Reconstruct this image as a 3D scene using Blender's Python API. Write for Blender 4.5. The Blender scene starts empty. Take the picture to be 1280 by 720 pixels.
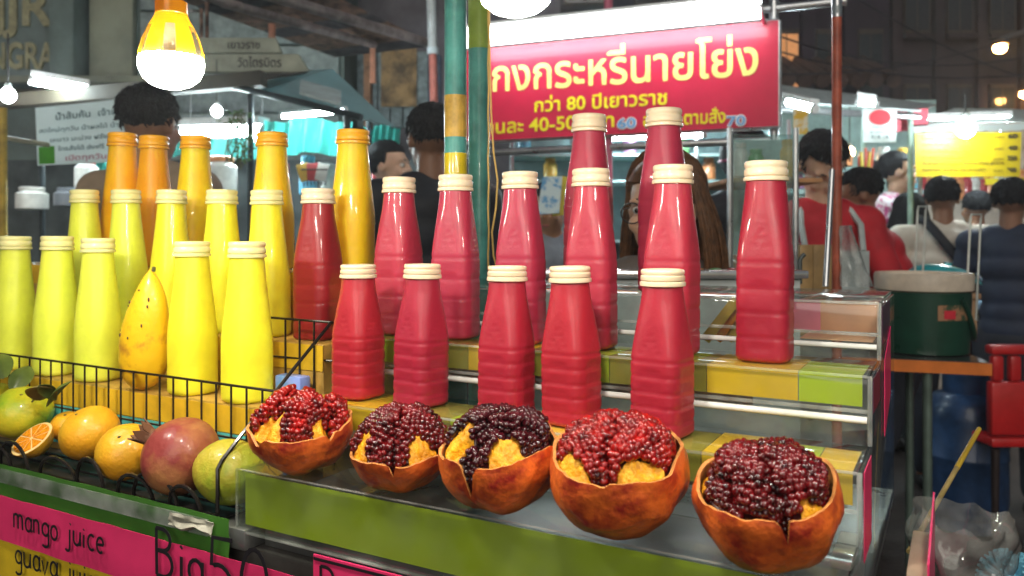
import bpy, bmesh, math, random
from mathutils import Vector, Matrix, noise
from mathutils.geometry import tessellate_polygon

# ------------------------------------------------------------------ camera, world, light, exposure
sc = bpy.context.scene
COL = sc.collection
CH = 1.35                      # eye height of the photographer
F = 1005.0                     # focal length in photo pixels (1280 wide)
HY = 295.0                     # photo row of the horizon
cam_d = bpy.data.cameras.new('camera')
cam = bpy.data.objects.new('camera', cam_d)
COL.objects.link(cam)
cam.location = (0, 0, CH)
cam.rotation_euler = (math.pi / 2, 0, 0)
cam_d.sensor_width = 36
cam_d.lens = 36 * F / 1280
cam_d.shift_y = -(360 - HY) / 1280
cam_d.clip_start = 0.02
cam_d.clip_end = 500
cam_d.dof.use_dof = True
cam_d.dof.focus_distance = 0.88
cam_d.dof.aperture_fstop = 7.5
sc.camera = cam

world = bpy.data.worlds.new('World')
sc.world = world
world.use_nodes = True
wn = world.node_tree
bg = wn.nodes['Background']
sky = wn.nodes.new('ShaderNodeTexSky')
sky.sky_type = 'NISHITA'
sky.sun_disc = False
sky.sun_elevation = math.radians(28)
sky.sun_rotation = math.radians(170)
wn.links.new(sky.outputs[0], bg.inputs[0])
bg.inputs[1].default_value = 0.008
sun_d = bpy.data.lights.new('fill_sun', 'SUN')  # added fill from behind the camera, standing in for unseen lights there
sun_d.energy = 0.7
sun_d.angle = math.radians(40)
sun_d.specular_factor = 0.15
sun_d.color = (1.0, 0.93, 0.82)
sun = bpy.data.objects.new('fill_sun', sun_d)
COL.objects.link(sun)
sun.rotation_euler = (math.radians(62), 0, math.radians(-10))
sun['kind'] = 'helper'

sc.view_settings.view_transform = 'Standard'
sc.view_settings.look = 'None'
sc.view_settings.exposure = 0.62
sc.view_settings.gamma = 1.0
sc.render.engine = 'CYCLES'
sc.cycles.use_denoising = True
sc.cycles.max_bounces = 7
sc.cycles.diffuse_bounces = 3
sc.cycles.glossy_bounces = 4
sc.cycles.transmission_bounces = 6
sc.cycles.transparent_max_bounces = 24
sc.cycles.sample_clamp_indirect = 4.0
sc.cycles.caustics_reflective = False
sc.cycles.caustics_refractive = False

# ------------------------------------------------------------------ coordinate helpers
HAZE = 0.006                   # density of the volume added for lamp glow
BULB = 138.0                   # radiance of the stall bulbs
TUBE = 95.0                    # radiance of the stall tubes behind
SIGNT = 9.0                    # radiance of the strip lamp over the red sign
TH = math.radians(29)
CS, SN = math.cos(TH), math.sin(TH)

def S(u, v, h):
    """stall frame: u along the shelves, v away from the street, h relative to eye height"""
    return Vector((u * CS + v * SN, -u * SN + v * CS, CH + h))

def PX(px, py, Y):
    """a point of the place seen at photo pixel (px, py) standing Y metres away"""
    return Vector(((px - 640) / F * Y, Y, CH + (HY - py) / F * Y))

def on_v(px, v):
    """u of the point on the line v = const seen in photo column px"""
    r = (px - 640) / F
    Y = v / (CS + SN * r)
    return r * Y * CS - Y * SN, Y

# ------------------------------------------------------------------ materials
MATS = {}
def M(name, col, rough=0.5, metal=0.0, coat=0.0, var=0.12, vscale=12.0, bump=0.0, bscale=60.0,
      sss=0.0, spec=0.5, emis=None, estr=0.0, col2=None, thresh=None, alpha=None, sheen=0.0, trans=0.0, ior=1.45, indiv=0.0, srad=None):
    if name in MATS:
        return MATS[name]
    m = bpy.data.materials.new(name)
    m.use_nodes = True
    nt = m.node_tree
    b = nt.nodes['Principled BSDF']
    b.inputs['Roughness'].default_value = rough
    b.inputs['Metallic'].default_value = metal
    b.inputs['Coat Weight'].default_value = coat
    b.inputs['Coat Roughness'].default_value = 0.06
    b.inputs['Specular IOR Level'].default_value = spec
    b.inputs['IOR'].default_value = ior
    b.inputs['Transmission Weight'].default_value = trans
    b.inputs['Sheen Weight'].default_value = sheen
    if sss:
        b.inputs['Subsurface Weight'].default_value = sss
        b.inputs['Subsurface Radius'].default_value = (0.02, 0.012, 0.006)
        b.inputs['Subsurface Scale'].default_value = 0.5
        if srad: b.inputs['Subsurface Radius'].default_value = (srad, srad, srad * .6); b.inputs['Subsurface Scale'].default_value = 1.0
    tc = nt.nodes.new('ShaderNodeTexCoord')
    n = nt.nodes.new('ShaderNodeTexNoise')
    n.inputs['Scale'].default_value = vscale
    n.inputs['Detail'].default_value = 5
    n.inputs['Roughness'].default_value = 0.6
    nt.links.new(tc.outputs['Object'], n.inputs['Vector'])
    cr = nt.nodes.new('ShaderNodeValToRGB')
    lo = tuple(max(0, c * (1 - var * 2)) for c in col) + (1,)
    hi = tuple(min(1, c * (1 + var * 2)) for c in col) + (1,)
    if col2 is not None:
        lo = tuple(col2) + (1,); hi = tuple(col) + (1,)
    a, z = thresh or (0.3, 0.7)
    cr.color_ramp.elements[0].position = a; cr.color_ramp.elements[0].color = lo
    cr.color_ramp.elements[1].position = z; cr.color_ramp.elements[1].color = hi
    nt.links.new(n.outputs['Fac'], cr.inputs['Fac'])
    nt.links.new(cr.outputs['Color'], b.inputs['Base Color'])
    if indiv:
        oi = nt.nodes.new('ShaderNodeObjectInfo')
        hs = nt.nodes.new('ShaderNodeHueSaturation')
        m1 = nt.nodes.new('ShaderNodeMapRange'); m1.inputs['To Min'].default_value = 1 - indiv; m1.inputs['To Max'].default_value = 1 + indiv * .6
        m2 = nt.nodes.new('ShaderNodeMapRange'); m2.inputs['To Min'].default_value = .5 - indiv * .04; m2.inputs['To Max'].default_value = .5 + indiv * .04
        nt.links.new(oi.outputs['Random'], m1.inputs['Value']); nt.links.new(oi.outputs['Random'], m2.inputs['Value'])
        nt.links.new(m1.outputs[0], hs.inputs['Value']); nt.links.new(m2.outputs[0], hs.inputs['Hue'])
        nt.links.new(cr.outputs['Color'], hs.inputs['Color']); nt.links.new(hs.outputs[0], b.inputs['Base Color'])
    # uneven gloss
    mr = nt.nodes.new('ShaderNodeMapRange')
    mr.inputs['To Min'].default_value = max(0, rough - 0.1)
    mr.inputs['To Max'].default_value = min(1, rough + 0.1)
    nt.links.new(n.outputs['Fac'], mr.inputs['Value'])
    nt.links.new(mr.outputs['Result'], b.inputs['Roughness'])
    if bump:
        n2 = nt.nodes.new('ShaderNodeTexNoise')
        n2.inputs['Scale'].default_value = bscale
        n2.inputs['Detail'].default_value = 4
        nt.links.new(tc.outputs['Object'], n2.inputs['Vector'])
        bp = nt.nodes.new('ShaderNodeBump')
        bp.inputs['Strength'].default_value = bump
        bp.inputs['Distance'].default_value = 0.01
        nt.links.new(n2.outputs['Fac'], bp.inputs['Height'])
        nt.links.new(bp.outputs['Normal'], b.inputs['Normal'])
    if emis is not None:
        b.inputs['Emission Color'].default_value = tuple(emis) + (1,)
        b.inputs['Emission Strength'].default_value = estr
    MATS[name] = m
    return m

def clear(name, tint=(0.93, 0.96, 0.95), dust=0.05, rough=0.06, gain=1.0, dcol=(0.8, 0.82, 0.8)):
    """thin clear plastic: see-through, fresnel mirror, a little dusty"""
    if name in MATS:
        return MATS[name]
    m = bpy.data.materials.new(name)
    m.use_nodes = True
    nt = m.node_tree
    for x in list(nt.nodes):
        nt.nodes.remove(x)
    out = nt.nodes.new('ShaderNodeOutputMaterial')
    tr = nt.nodes.new('ShaderNodeBsdfTransparent'); tr.inputs[0].default_value = tuple(tint) + (1,)
    gl = nt.nodes.new('ShaderNodeBsdfGlossy'); gl.inputs['Roughness'].default_value = rough
    df = nt.nodes.new('ShaderNodeBsdfDiffuse'); df.inputs[0].default_value = tuple(dcol) + (1,)
    lw = nt.nodes.new('ShaderNodeLayerWeight'); lw.inputs['Blend'].default_value = 0.5
    pw = nt.nodes.new('ShaderNodeMath'); pw.operation = 'POWER'; pw.inputs[1].default_value = 4.0
    nt.links.new(lw.outputs['Facing'], pw.inputs[0])
    mu = nt.nodes.new('ShaderNodeMath'); mu.operation = 'MULTIPLY_ADD'; mu.inputs[1].default_value = 0.55 * gain; mu.inputs[2].default_value = 0.04 * gain
    mu.use_clamp = True
    nt.links.new(pw.outputs[0], mu.inputs[0])
    tc = nt.nodes.new('ShaderNodeTexCoord')
    n = nt.nodes.new('ShaderNodeTexNoise'); n.inputs['Scale'].default_value = 25; n.inputs['Detail'].default_value = 6
    nt.links.new(tc.outputs['Object'], n.inputs['Vector'])
    mr = nt.nodes.new('ShaderNodeMapRange')
    mr.inputs['From Min'].default_value = 0.35; mr.inputs['From Max'].default_value = 0.75
    mr.inputs['To Min'].default_value = dust * 0.3; mr.inputs['To Max'].default_value = dust * 2
    nt.links.new(n.outputs['Fac'], mr.inputs['Value'])
    m1 = nt.nodes.new('ShaderNodeMixShader'); m2 = nt.nodes.new('ShaderNodeMixShader')
    nt.links.new(mr.outputs['Result'], m1.inputs[0])
    nt.links.new(tr.outputs[0], m1.inputs[1]); nt.links.new(df.outputs[0], m1.inputs[2])
    nt.links.new(mu.outputs[0], m2.inputs[0])
    nt.links.new(m1.outputs[0], m2.inputs[1]); nt.links.new(gl.outputs[0], m2.inputs[2])
    nt.links.new(m2.outputs[0], out.inputs[0])
    MATS[name] = m
    return m

def sheet(name, col, trans=0.5, rough=0.4, var=0.15, vscale=8):
    """thin translucent sheet (tarpaulin, plastic)"""
    if name in MATS:
        return MATS[name]
    m = bpy.data.materials.new(name)
    m.use_nodes = True
    nt = m.node_tree
    b = nt.nodes['Principled BSDF']
    out = nt.nodes['Material Output']
    tl = nt.nodes.new('ShaderNodeBsdfTranslucent')
    mx = nt.nodes.new('ShaderNodeMixShader'); mx.inputs[0].default_value = trans
    tc = nt.nodes.new('ShaderNodeTexCoord')
    n = nt.nodes.new('ShaderNodeTexNoise'); n.inputs['Scale'].default_value = vscale; n.inputs['Detail'].default_value = 5
    cr = nt.nodes.new('ShaderNodeValToRGB')
    cr.color_ramp.elements[0].color = tuple(c * (1 - 2 * var) for c in col) + (1,)
    cr.color_ramp.elements[1].color = tuple(min(1, c * (1 + var)) for c in col) + (1,)
    nt.links.new(tc.outputs['Object'], n.inputs['Vector'])
    nt.links.new(n.outputs['Fac'], cr.inputs['Fac'])
    nt.links.new(cr.outputs['Color'], b.inputs['Base Color'])
    nt.links.new(cr.outputs['Color'], tl.inputs['Color'])
    b.inputs['Roughness'].default_value = rough
    nt.links.new(b.outputs[0], mx.inputs[1]); nt.links.new(tl.outputs[0], mx.inputs[2])
    nt.links.new(mx.outputs[0], out.inputs[0])
    MATS[name] = m
    return m

def lamp(name, col, strength):
    if name in MATS:
        return MATS[name]
    m = bpy.data.materials.new(name)
    m.use_nodes = True
    nt = m.node_tree
    b = nt.nodes['Principled BSDF']
    b.inputs['Base Color'].default_value = (0.8, 0.8, 0.8, 1)
    b.inputs['Emission Color'].default_value = tuple(col) + (1,)
    b.inputs['Emission Strength'].default_value = strength
    MATS[name] = m
    return m

# ------------------------------------------------------------------ mesh builder
class MB:
    def __init__(self):
        self.v = []; self.f = []; self.mi = []; self.m = 0
    def add(self, vs, fs):
        o = len(self.v)
        self.v += [Vector(x) for x in vs]
        for f in fs:
            self.f.append([i + o for i in f]); self.mi.append(self.m)
        return self
    def box(self, lo, hi):
        x0, y0, z0 = lo; x1, y1, z1 = hi
        vs = [(x0, y0, z0), (x1, y0, z0), (x1, y1, z0), (x0, y1, z0), (x0, y0, z1), (x1, y0, z1), (x1, y1, z1), (x0, y1, z1)]
        return self.add(vs, [(0, 3, 2, 1), (4, 5, 6, 7), (0, 1, 5, 4), (1, 2, 6, 5), (2, 3, 7, 6), (3, 0, 4, 7)])
    def hexa(self, c8):
        return self.add(c8, [(0, 3, 2, 1), (4, 5, 6, 7), (0, 1, 5, 4), (1, 2, 6, 5), (2, 3, 7, 6), (3, 0, 4, 7)])
    def slab(self, q, n, t):
        """a quadrilateral q thickened along n by t"""
        n = Vector(n).normalized() * t
        q = [Vector(p) for p in q]
        return self.hexa(q + [p + n for p in q])
    def prism(self, poly, d):
        """polygon extruded by the vector d"""
        k = len(poly); d = Vector(d)
        vs = [Vector(p) for p in poly] + [Vector(p) + d for p in poly]
        fs = [tuple(range(k))[::-1], tuple(range(k, 2 * k))] + [(i, (i + 1) % k, k + (i + 1) % k, k + i) for i in range(k)]
        return self.add(vs, fs)
    def tube(self, pts, r, n=8, closed=False, flat=None):
        pts = [Vector(p) for p in pts]; k = len(pts)
        rs = r if isinstance(r, (list, tuple)) else [r] * k
        rings = []; up = None
        for i, p in enumerate(pts):
            if closed:
                t = pts[(i + 1) % k] - pts[i - 1]
            else:
                t = pts[min(i + 1, k - 1)] - pts[max(i - 1, 0)]
            if t.length < 1e-9: t = Vector((0, 0, 1))
            t.normalize()
            if up is None:
                up = Vector((0, 0, 1)) if abs(t.z) < 0.9 else Vector((1, 0, 0))
            a = t.cross(up)
            if a.length < 1e-6: a = t.orthogonal()
            a.normalize(); b = a.cross(t).normalized(); up = b
            ring = []
            for j in range(n):
                th = 2 * math.pi * j / n
                d = a * math.cos(th) * rs[i] + b * math.sin(th) * rs[i]
                if flat is not None:
                    nn, amt = flat
                    d -= nn * d.dot(nn) * (1 - amt)
                ring.append(p + d)
            rings.append(ring)
        vs = [q for ring in rings for q in ring]; fs = []
        m = k if closed else k - 1
        for i in range(m):
            for j in range(n):
                a0 = i * n + j; a1 = i * n + (j + 1) % n
                b0 = ((i + 1) % k) * n + j; b1 = ((i + 1) % k) * n + (j + 1) % n
                fs.append((a0, a1, b1, b0))
        if not closed:
            fs.append(tuple(range(n))[::-1]); fs.append(tuple(range((k - 1) * n, k * n)))
        return self.add(vs, fs)
    def lathe(self, prof, n=24, c=(0, 0, 0), rf=None, cap=True):
        c = Vector(c); vs = []; fs = []; k = len(prof)
        for (r, z) in prof:
            for j in range(n):
                th = 2 * math.pi * j / n
                rr = r if rf is None else rf(r, z, th)
                vs.append(c + Vector((rr * math.cos(th), rr * math.sin(th), z)))
        for i in range(k - 1):
            for j in range(n):
                fs.append((i * n + j, i * n + (j + 1) % n, (i + 1) * n + (j + 1) % n, (i + 1) * n + j))
        if cap:
            fs.append(tuple(range(n))[::-1]); fs.append(tuple(range((k - 1) * n, k * n)))
        return self.add(vs, fs)
    def blob(self, c, rad, fn=None, nu=24, nv=14, R=None):
        c = Vector(c); vs = []; fs = []
        for i in range(nv + 1):
            ph = math.pi * i / nv - math.pi / 2
            for j in range(nu):
                th = 2 * math.pi * j / nu
                d = Vector((math.cos(ph) * math.cos(th), math.cos(ph) * math.sin(th), math.sin(ph)))
                k = 1.0 if fn is None else fn(d)
                p = Vector((d.x * rad[0], d.y * rad[1], d.z * rad[2])) * k
                if R is not None: p = R @ p
                vs.append(c + p)
        for i in range(nv):
            for j in range(nu):
                fs.append((i * nu + j, i * nu + (j + 1) % nu, (i + 1) * nu + (j + 1) % nu, (i + 1) * nu + j))
        return self.add(vs, fs)
    def grid(self, fn, nu, nv):
        vs = [fn(i / nu, j / nv) for j in range(nv + 1) for i in range(nu + 1)]
        fs = [(j * (nu + 1) + i, j * (nu + 1) + i + 1, (j + 1) * (nu + 1) + i + 1, (j + 1) * (nu + 1) + i) for j in range(nv) for i in range(nu)]
        return self.add(vs, fs)
    def mesh(self, name, mat, origin=(0, 0, 0), bevel=0.0, angle=40, solid=0.0):
        o = Vector(origin)
        me = bpy.data.meshes.new(name)
        me.from_pydata([tuple(p - o) for p in self.v], [], self.f)
        for mm in (mat if isinstance(mat, (list, tuple)) else [mat]):
            me.materials.append(mm)
        for p, k in zip(me.polygons, self.mi):
            p.material_index = k
        bm = bmesh.new(); bm.from_mesh(me)
        bmesh.ops.remove_doubles(bm, verts=bm.verts, dist=1e-6)
        if solid:
            bmesh.ops.solidify(bm, geom=list(bm.faces), thickness=solid)
        bmesh.ops.recalc_face_normals(bm, faces=bm.faces)
        if bevel:
            es = [e for e in bm.edges if len(e.link_faces) == 2 and e.calc_face_angle(0) > 0.6]
            bmesh.ops.bevel(bm, geom=es, offset=bevel, segments=2, affect='EDGES', profile=0.5, clamp_overlap=True)
        bm.to_mesh(me); bm.free()
        for p in me.polygons: p.use_smooth = True
        me.set_sharp_from_angle(angle=math.radians(angle))
        return me
    def build(self, name, mat, parent=None, origin=(0, 0, 0), **kw):
        return link(name, self.mesh(name, mat, origin, **kw), parent)

def link(name, me, parent=None, loc=None):
    o = bpy.data.objects.new(name, me)
    COL.objects.link(o)
    if parent is not None: o.parent = parent
    if loc is not None: o.location = loc
    return o

def tag(o, label=None, cat=None, group=None, kind=None):
    if label: o['label'] = label
    if cat: o['category'] = cat
    if group: o['group'] = group
    if kind: o['kind'] = kind
    return o

def empty(name, loc=(0, 0, 0), rz=0.0, label=None, cat=None, group=None):
    o = bpy.data.objects.new(name, None)
    COL.objects.link(o)
    o.location = loc; o.rotation_euler = (0, 0, rz)
    o.empty_display_size = 0.05
    return tag(o, label, cat, group)

def stall_empty(name, uvh, label=None, cat=None, group=None, rz=0.0):
    return empty(name, S(*uvh), -TH + rz, label, cat, group)

def copy_tree(o, parent=None):
    c = o.copy(); COL.objects.link(c); c.parent = parent
    for ch in list(o.children): copy_tree(ch, c)
    return c

def icos(bm_sub):
    bm = bmesh.new(); bmesh.ops.create_icosphere(bm, subdivisions=bm_sub, radius=1.0)
    vs = [v.co.copy() for v in bm.verts]; fs = [[v.index for v in f.verts] for f in bm.faces]
    bm.free(); return vs, fs

def text_mesh(body, bold=0.0, shear=0.0):
    """letters filled contour by contour, so that strokes that overlap in the font stay whole"""
    c = bpy.data.curves.new('t', 'FONT'); c.body = body; c.resolution_u = 3; c.shear = shear
    o = bpy.data.objects.new('t', c); COL.objects.link(o)
    dg = bpy.context.evaluated_depsgraph_get()
    cu = o.to_curve(dg)
    polys = []
    for sp in cu.splines:
        pts = []
        bp = sp.bezier_points; n = len(bp)
        for i in range(n):
            p0, p1, p2, p3 = bp[i].co, bp[i].handle_right, bp[(i + 1) % n].handle_left, bp[(i + 1) % n].co
            chord = (p3 - p0).length
            straight = (p1 - p0).cross(p3 - p0).length < 1e-4 * max(chord, 1e-6) and (p2 - p0).cross(p3 - p0).length < 1e-4 * max(chord, 1e-6)
            for k in range(1 if straight else 4):
                t = k / 4
                pts.append(p0 * (1 - t) ** 3 + p1 * 3 * t * (1 - t) ** 2 + p2 * 3 * t * t * (1 - t) + p3 * t ** 3)
        q = []
        for x in pts:
            if not q or (x - q[-1]).length > 1e-5: q.append(x)
        if len(q) > 2 and (q[0] - q[-1]).length < 1e-5: q.pop()
        if len(q) > 2: polys.append(q)
    o.to_curve_clear()
    bpy.data.objects.remove(o); bpy.data.curves.remove(c)
    def area(q): return sum(q[i].x * q[(i + 1) % len(q)].y - q[(i + 1) % len(q)].x * q[i].y for i in range(len(q))) / 2
    ars = [area(q) for q in polys]
    def inside(pt, q):
        c_ = False; j = len(q) - 1
        for i in range(len(q)):
            if (q[i].y > pt.y) != (q[j].y > pt.y) and pt.x < (q[j].x - q[i].x) * (pt.y - q[i].y) / (q[j].y - q[i].y) + q[i].x: c_ = not c_
            j = i
        return c_
    def grow(q, d, sgn):
        out = []
        n = len(q)
        for i in range(n):
            e1 = (q[i] - q[i - 1]).normalized(); e2 = (q[(i + 1) % n] - q[i]).normalized()
            nn = Vector((e1.y + e2.y, -e1.x - e2.x, 0))
            nn = nn.normalized() if nn.length > .2 else Vector((e1.y, -e1.x, 0))
            out.append(q[i] + nn * d * sgn)
        return out
    hole = [sum(1 for k in range(len(polys)) if k != i and ars[k] * ars[i] < 0 and abs(ars[k]) > abs(ars[i]) and inside(polys[i][0], polys[k])) % 2 for i in range(len(polys))]
    outers = [i for i in range(len(polys)) if not hole[i]]
    vs = []; fs = []
    for i in outers:
        sg_ = 1 if ars[i] > 0 else -1
        loops = [grow(polys[i], bold, sg_)]
        for j, a_ in enumerate(ars):
            if hole[j] and a_ * ars[i] < 0 and inside(polys[j][0], polys[i]):
                owners = [k for k in outers if ars[k] * a_ < 0 and inside(polys[j][0], polys[k])]
                if min(owners, key=lambda k: abs(ars[k])) == i: loops.append(grow(polys[j], bold, sg_))
        o_ = len(vs); flat = [x for l in loops for x in l]
        vs += [tuple(x) for x in flat]
        fs += [tuple(o_ + k for k in t) for t in tessellate_polygon(loops)]
    me = bpy.data.meshes.new('t'); me.from_pydata(vs, [], fs)
    return me

def lettering(body, mat, parent, origin, right, up, width=None, height=None, bold=0.01, shear=0.0, proud=0.0015,
              center=False, name='lettering', parent_inv=None):
    """flat letters on a sign: origin is the lower left end of the line"""
    me = text_mesh(body, bold, shear)
    xs = [v.co.x for v in me.vertices]
    if not xs: return None
    x0, x1 = min(xs), max(xs)
    sx = sy = None
    if height: sy = height / 0.72
    if width: sx = width / (x1 - x0)
    if sx is None: sx = sy
    if sy is None: sy = sx
    right = Vector(right).normalized(); up = Vector(up).normalized(); nrm = right.cross(up).normalized()
    origin = Vector(origin)
    # islands sit at slightly different depths so that strokes that cross do not share a plane
    bm = bmesh.new(); bm.from_mesh(me)
    seen = set(); isl = 0
    bm.verts.ensure_lookup_table()
    for v in bm.verts:
        if v.index in seen: continue
        st = [v]; seen.add(v.index); isl += 1
        while st:
            w = st.pop(); w.co.z = (isl % 5) * 0.0002
            for e in w.link_edges:
                q = e.other_vert(w)
                if q.index not in seen: seen.add(q.index); st.append(q)
    for v in bm.verts:
        x = (v.co.x - x0) * sx - ((x1 - x0) * sx / 2 if center else 0)
        v.co = origin + right * x + up * (v.co.y * sy) + nrm * (proud + v.co.z)
        if parent_inv is not None: v.co = parent_inv @ v.co
    bmesh.ops.recalc_face_normals(bm, faces=bm.faces)
    bm.to_mesh(me); bm.free()
    me.materials.clear(); me.materials.append(mat)
    return link(name, me, parent)

def strokes(parent, glyphs, origin, right, up, size, mat, r=0.05, proud=0.001, name='lettering', parent_inv=None, jit=0.02, seed=1):
    """handwritten marker letters from centre lines"""
    rnd = random.Random(seed)
    right = Vector(right).normalized(); up = Vector(up).normalized(); nrm = right.cross(up).normalized()
    x = 0.0; mb = MB(); k = 0
    for g in glyphs:
        if g == ' ': x += 0.4; continue
        w, sts = GLYPH[g]
        dy = rnd.uniform(-jit, jit) * 2; sc_ = 1 + rnd.uniform(-jit, jit) * 3
        for st in sts:
            k += 1
            pts = [Vector(origin) + right * ((x + p[0] * sc_) * size) + up * ((p[1] * sc_ + dy) * size) + nrm * (proud + 0.0002 * (k % 4)) for p in st]
            if parent_inv is not None: pts = [parent_inv @ p for p in pts]
            nn = nrm if parent_inv is None else (parent_inv.to_3x3() @ nrm).normalized()
            mb.tube(pts, r * size, 6, flat=(nn, 0.12))
        x += w + 0.16
    return mb.build(name, mat, parent)

def arc(cx, cy, rx, ry, a0, a1, n=10):
    return [(cx + rx * math.cos(math.radians(a0 + (a1 - a0) * i / n)), cy + ry * math.sin(math.radians(a0 + (a1 - a0) * i / n))) for i in range(n + 1)]

GLYPH = {
    'm': (.62, [[(0, 0), (0, .55)], [(0, .35)] + arc(.15, .38, .15, .17, 180, 0) + [(.3, 0)], [(.3, .35)] + arc(.45, .38, .15, .17, 180, 0) + [(.62, 0)]]),
    'a': (.42, [arc(.2, .25, .2, .26, 20, 380, 14), [(.4, .52), (.38, .1), (.46, 0)]]),
    'n': (.38, [[(0, 0), (0, .55)], [(0, .32)] + arc(.18, .36, .18, .18, 180, 0) + [(.37, 0)]]),
    'g': (.42, [arc(.2, .28, .2, .23, 10, 370, 14), [(.4, .5), (.4, -.2)] + arc(.2, -.22, .2, .14, 0, -150)]),
    'o': (.42, [arc(.21, .26, .21, .27, 90, 450, 14)]),
    'j': (.28, [[(.22, .5), (.22, -.15)] + arc(.08, -.18, .14, .14, 0, -150), [(.21, .68), (.24, .72)]]),
    'u': (.42, [[(0, .52), (0, .2)] + arc(.19, .2, .19, .2, 180, 360) + [(.4, .52), (.4, 0)]]),
    'i': (.12, [[(.05, .5), (.05, 0)], [(.04, .68), (.07, .72)]]),
    'c': (.36, [arc(.2, .26, .2, .27, 50, 310, 12)]),
    'e': (.38, [[(.02, .27), (.37, .3)] + arc(.2, .27, .19, .27, 15, 310, 12)]),
    'v': (.38, [[(0, .52), (.18, 0), (.38, .54)]]),
    'r': (.28, [[(0, 0), (0, .54)], [(0, .34)] + arc(.16, .36, .16, .17, 170, 40)]),
    't': (.28, [[(.12, .8), (.12, .08), (.24, 0)], [(0, .54), (.27, .56)]]),
    'P': (.5, [[(.02, 0), (0, 1)], [(0, 1)] + arc(.18, .76, .27, .24, 90, -90) + [(.02, .5)]]),
    'B': (.55, [[(.02, 0), (0, 1)], [(0, 1)] + arc(.2, .77, .25, .23, 90, -90) + [(.04, .53)], [(.04, .53)] + arc(.22, .26, .3, .27, 90, -90) + [(.02, 0)]]),
    '5': (.5, [[(.46, 1), (.08, .98), (.06, .6)] + arc(.2, .32, .27, .31, 110, -140, 14)]),
    '0': (.5, [arc(.25, .5, .25, .5, 90, 450, 20)]),
}

def inv(o):
    return (Matrix.Translation(o.location) @ Matrix.Rotation(o.rotation_euler.z, 4, 'Z')).inverted()

ORD = ['first', 'second', 'third', 'fourth', 'fifth', 'sixth', 'seventh', 'eighth', 'ninth', 'tenth', 'eleventh', 'twelfth', 'thirteenth', 'fourteenth', 'fifteenth', 'sixteenth']

# ------------------------------------------------------------------ shared materials
mAcr = clear('clear_acrylic', dust=0.018, gain=1.2)
mAcrE = clear('acrylic_edge', dust=0.16, gain=1.3, rough=.2)
mGreenP = M('green_paper', (0.42, 0.53, 0.014), 0.45, coat=0.3, var=0.07, vscale=4, bump=0.1, bscale=14)
mOliveP = M('olive_paper', (0.30, 0.26, 0.03), 0.4, coat=0.4, var=0.12, vscale=12)
mYelP = M('yellow_paper', (0.80, 0.50, 0.012), 0.4, coat=0.4, var=0.06, vscale=12)
mPinkP = M('pink_paper', (0.80, 0.035, 0.16), 0.5, coat=0.2, var=0.06, vscale=10, bump=0.1, bscale=14)
mPeachP = M('peach_paper', (0.82, 0.42, 0.24), 0.5, coat=0.2, var=0.08)
mPurpP = M('plum_tape', (0.075, 0.03, 0.06), 0.35, coat=0.3)
mWire = M('black_wire', (0.016, 0.013, 0.012), 0.3, metal=0.3, coat=0.3)
mInk = M('marker_ink', (0.012, 0.01, 0.014), 0.5)

# ------------------------------------------------------------------ ground
g = MB().grid(lambda a, b: Vector((-40 + 80 * a, -8 + 70 * b, 0.012 * noise.noise(Vector((a * 160, b * 140, 0))))), 60, 60)
tag(g.build('ground', M('asphalt', (0.055, 0.042, 0.038), 0.55, var=0.35, vscale=3, bump=0.5, bscale=40)), kind='structure')

# ------------------------------------------------------------------ the juice cart under the racks
cart = stall_empty('vendor_cart', (-0.8, 0.85, -CH), 'low vendor cart hung with coloured paper carrying the juice racks', 'cart')
CO = (-0.8, 0.85, -CH)
mCart = M('cart_metal', (0.10, 0.09, 0.085), 0.4, metal=0.4, var=0.2)
MB().box((-1.75, 0.62, -CH + 0.25), (-0.085, 1.12, -0.335)).build('cart_body', mCart, cart, CO, bevel=0.004)
MB().box((-1.77, 0.607, -0.3345), (-0.66, 1.21, -0.312)).build('cart_top', M('steel_sheet', (0.35, 0.36, 0.36), 0.3, metal=0.8), cart, CO, bevel=0.002)
MB().box((-0.655, 0.63, -0.3345), (-0.07, 1.11, -0.3165)).build('cart_top', MATS['steel_sheet'], cart, CO, bevel=0.002)
MB().box((-.0595, .60, -.40), (.40, .90, -.37)).build('side_shelf', M('dark_shelf', (.025, .022, .022), .6), cart, CO, bevel=.002)
for (a, b) in ((-1.7, .7), (-.1, .7), (-1.7, 1.15), (-.1, 1.15)):
    MB().tube([(a, b, -CH + 0.02), (a, b, -CH + 0.3)], 0.025, 10).build('leg', mCart, cart, CO)
def crumple(u0, u1, v, h0, h1, amp, sd, nu=40, nv=5):
    return lambda a, b: Vector((u0 + (u1 - u0) * a, v + amp * noise.noise(Vector((a * 14 + sd, b * 3, sd))), h0 + (h1 - h0) * b + 0.6 * amp * noise.noise(Vector((a * 22, sd, b)))))
pn = MB().grid(crumple(-1.60, -0.675, .599, -.352, -.300, .002, 3), 40, 4); pn.build('green_skirt', M('shaded_green_paper', (.05, .17, .02), .5, var=.12), cart, CO, solid=0.0006)  # dark green: shadow on the paper put into its colour
pk = MB().grid(crumple(-1.60, -0.555, .5935, -.396, -.338, .002, 8), 40, 4); pk.build('pink_skirt', mPinkP, cart, CO, solid=0.0006)
yl = MB().grid(crumple(-1.60, -0.62, .5975, -.62, -.386, .003, 15), 40, 6); yl.build('yellow_skirt', M('yellow_skirt', (0.75, 0.52, 0.02), 0.5, var=0.12), cart, CO, solid=0.0006)
RU = S(1, 0, 0) - S(0, 0, 0)
ci = inv(cart)
u_, _ = on_v(17, .59)
strokes(cart, 'mango juice', S(u_ + .002, .5905, -.371), RU, (0, 0, 1), .032, mInk, .06, parent_inv=ci, seed=3)
strokes(cart, 'guava juice', S(u_ + .002, .5925, -.419), RU, (0, 0, 1), .033, mInk, .055, parent_inv=ci, seed=5)
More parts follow.
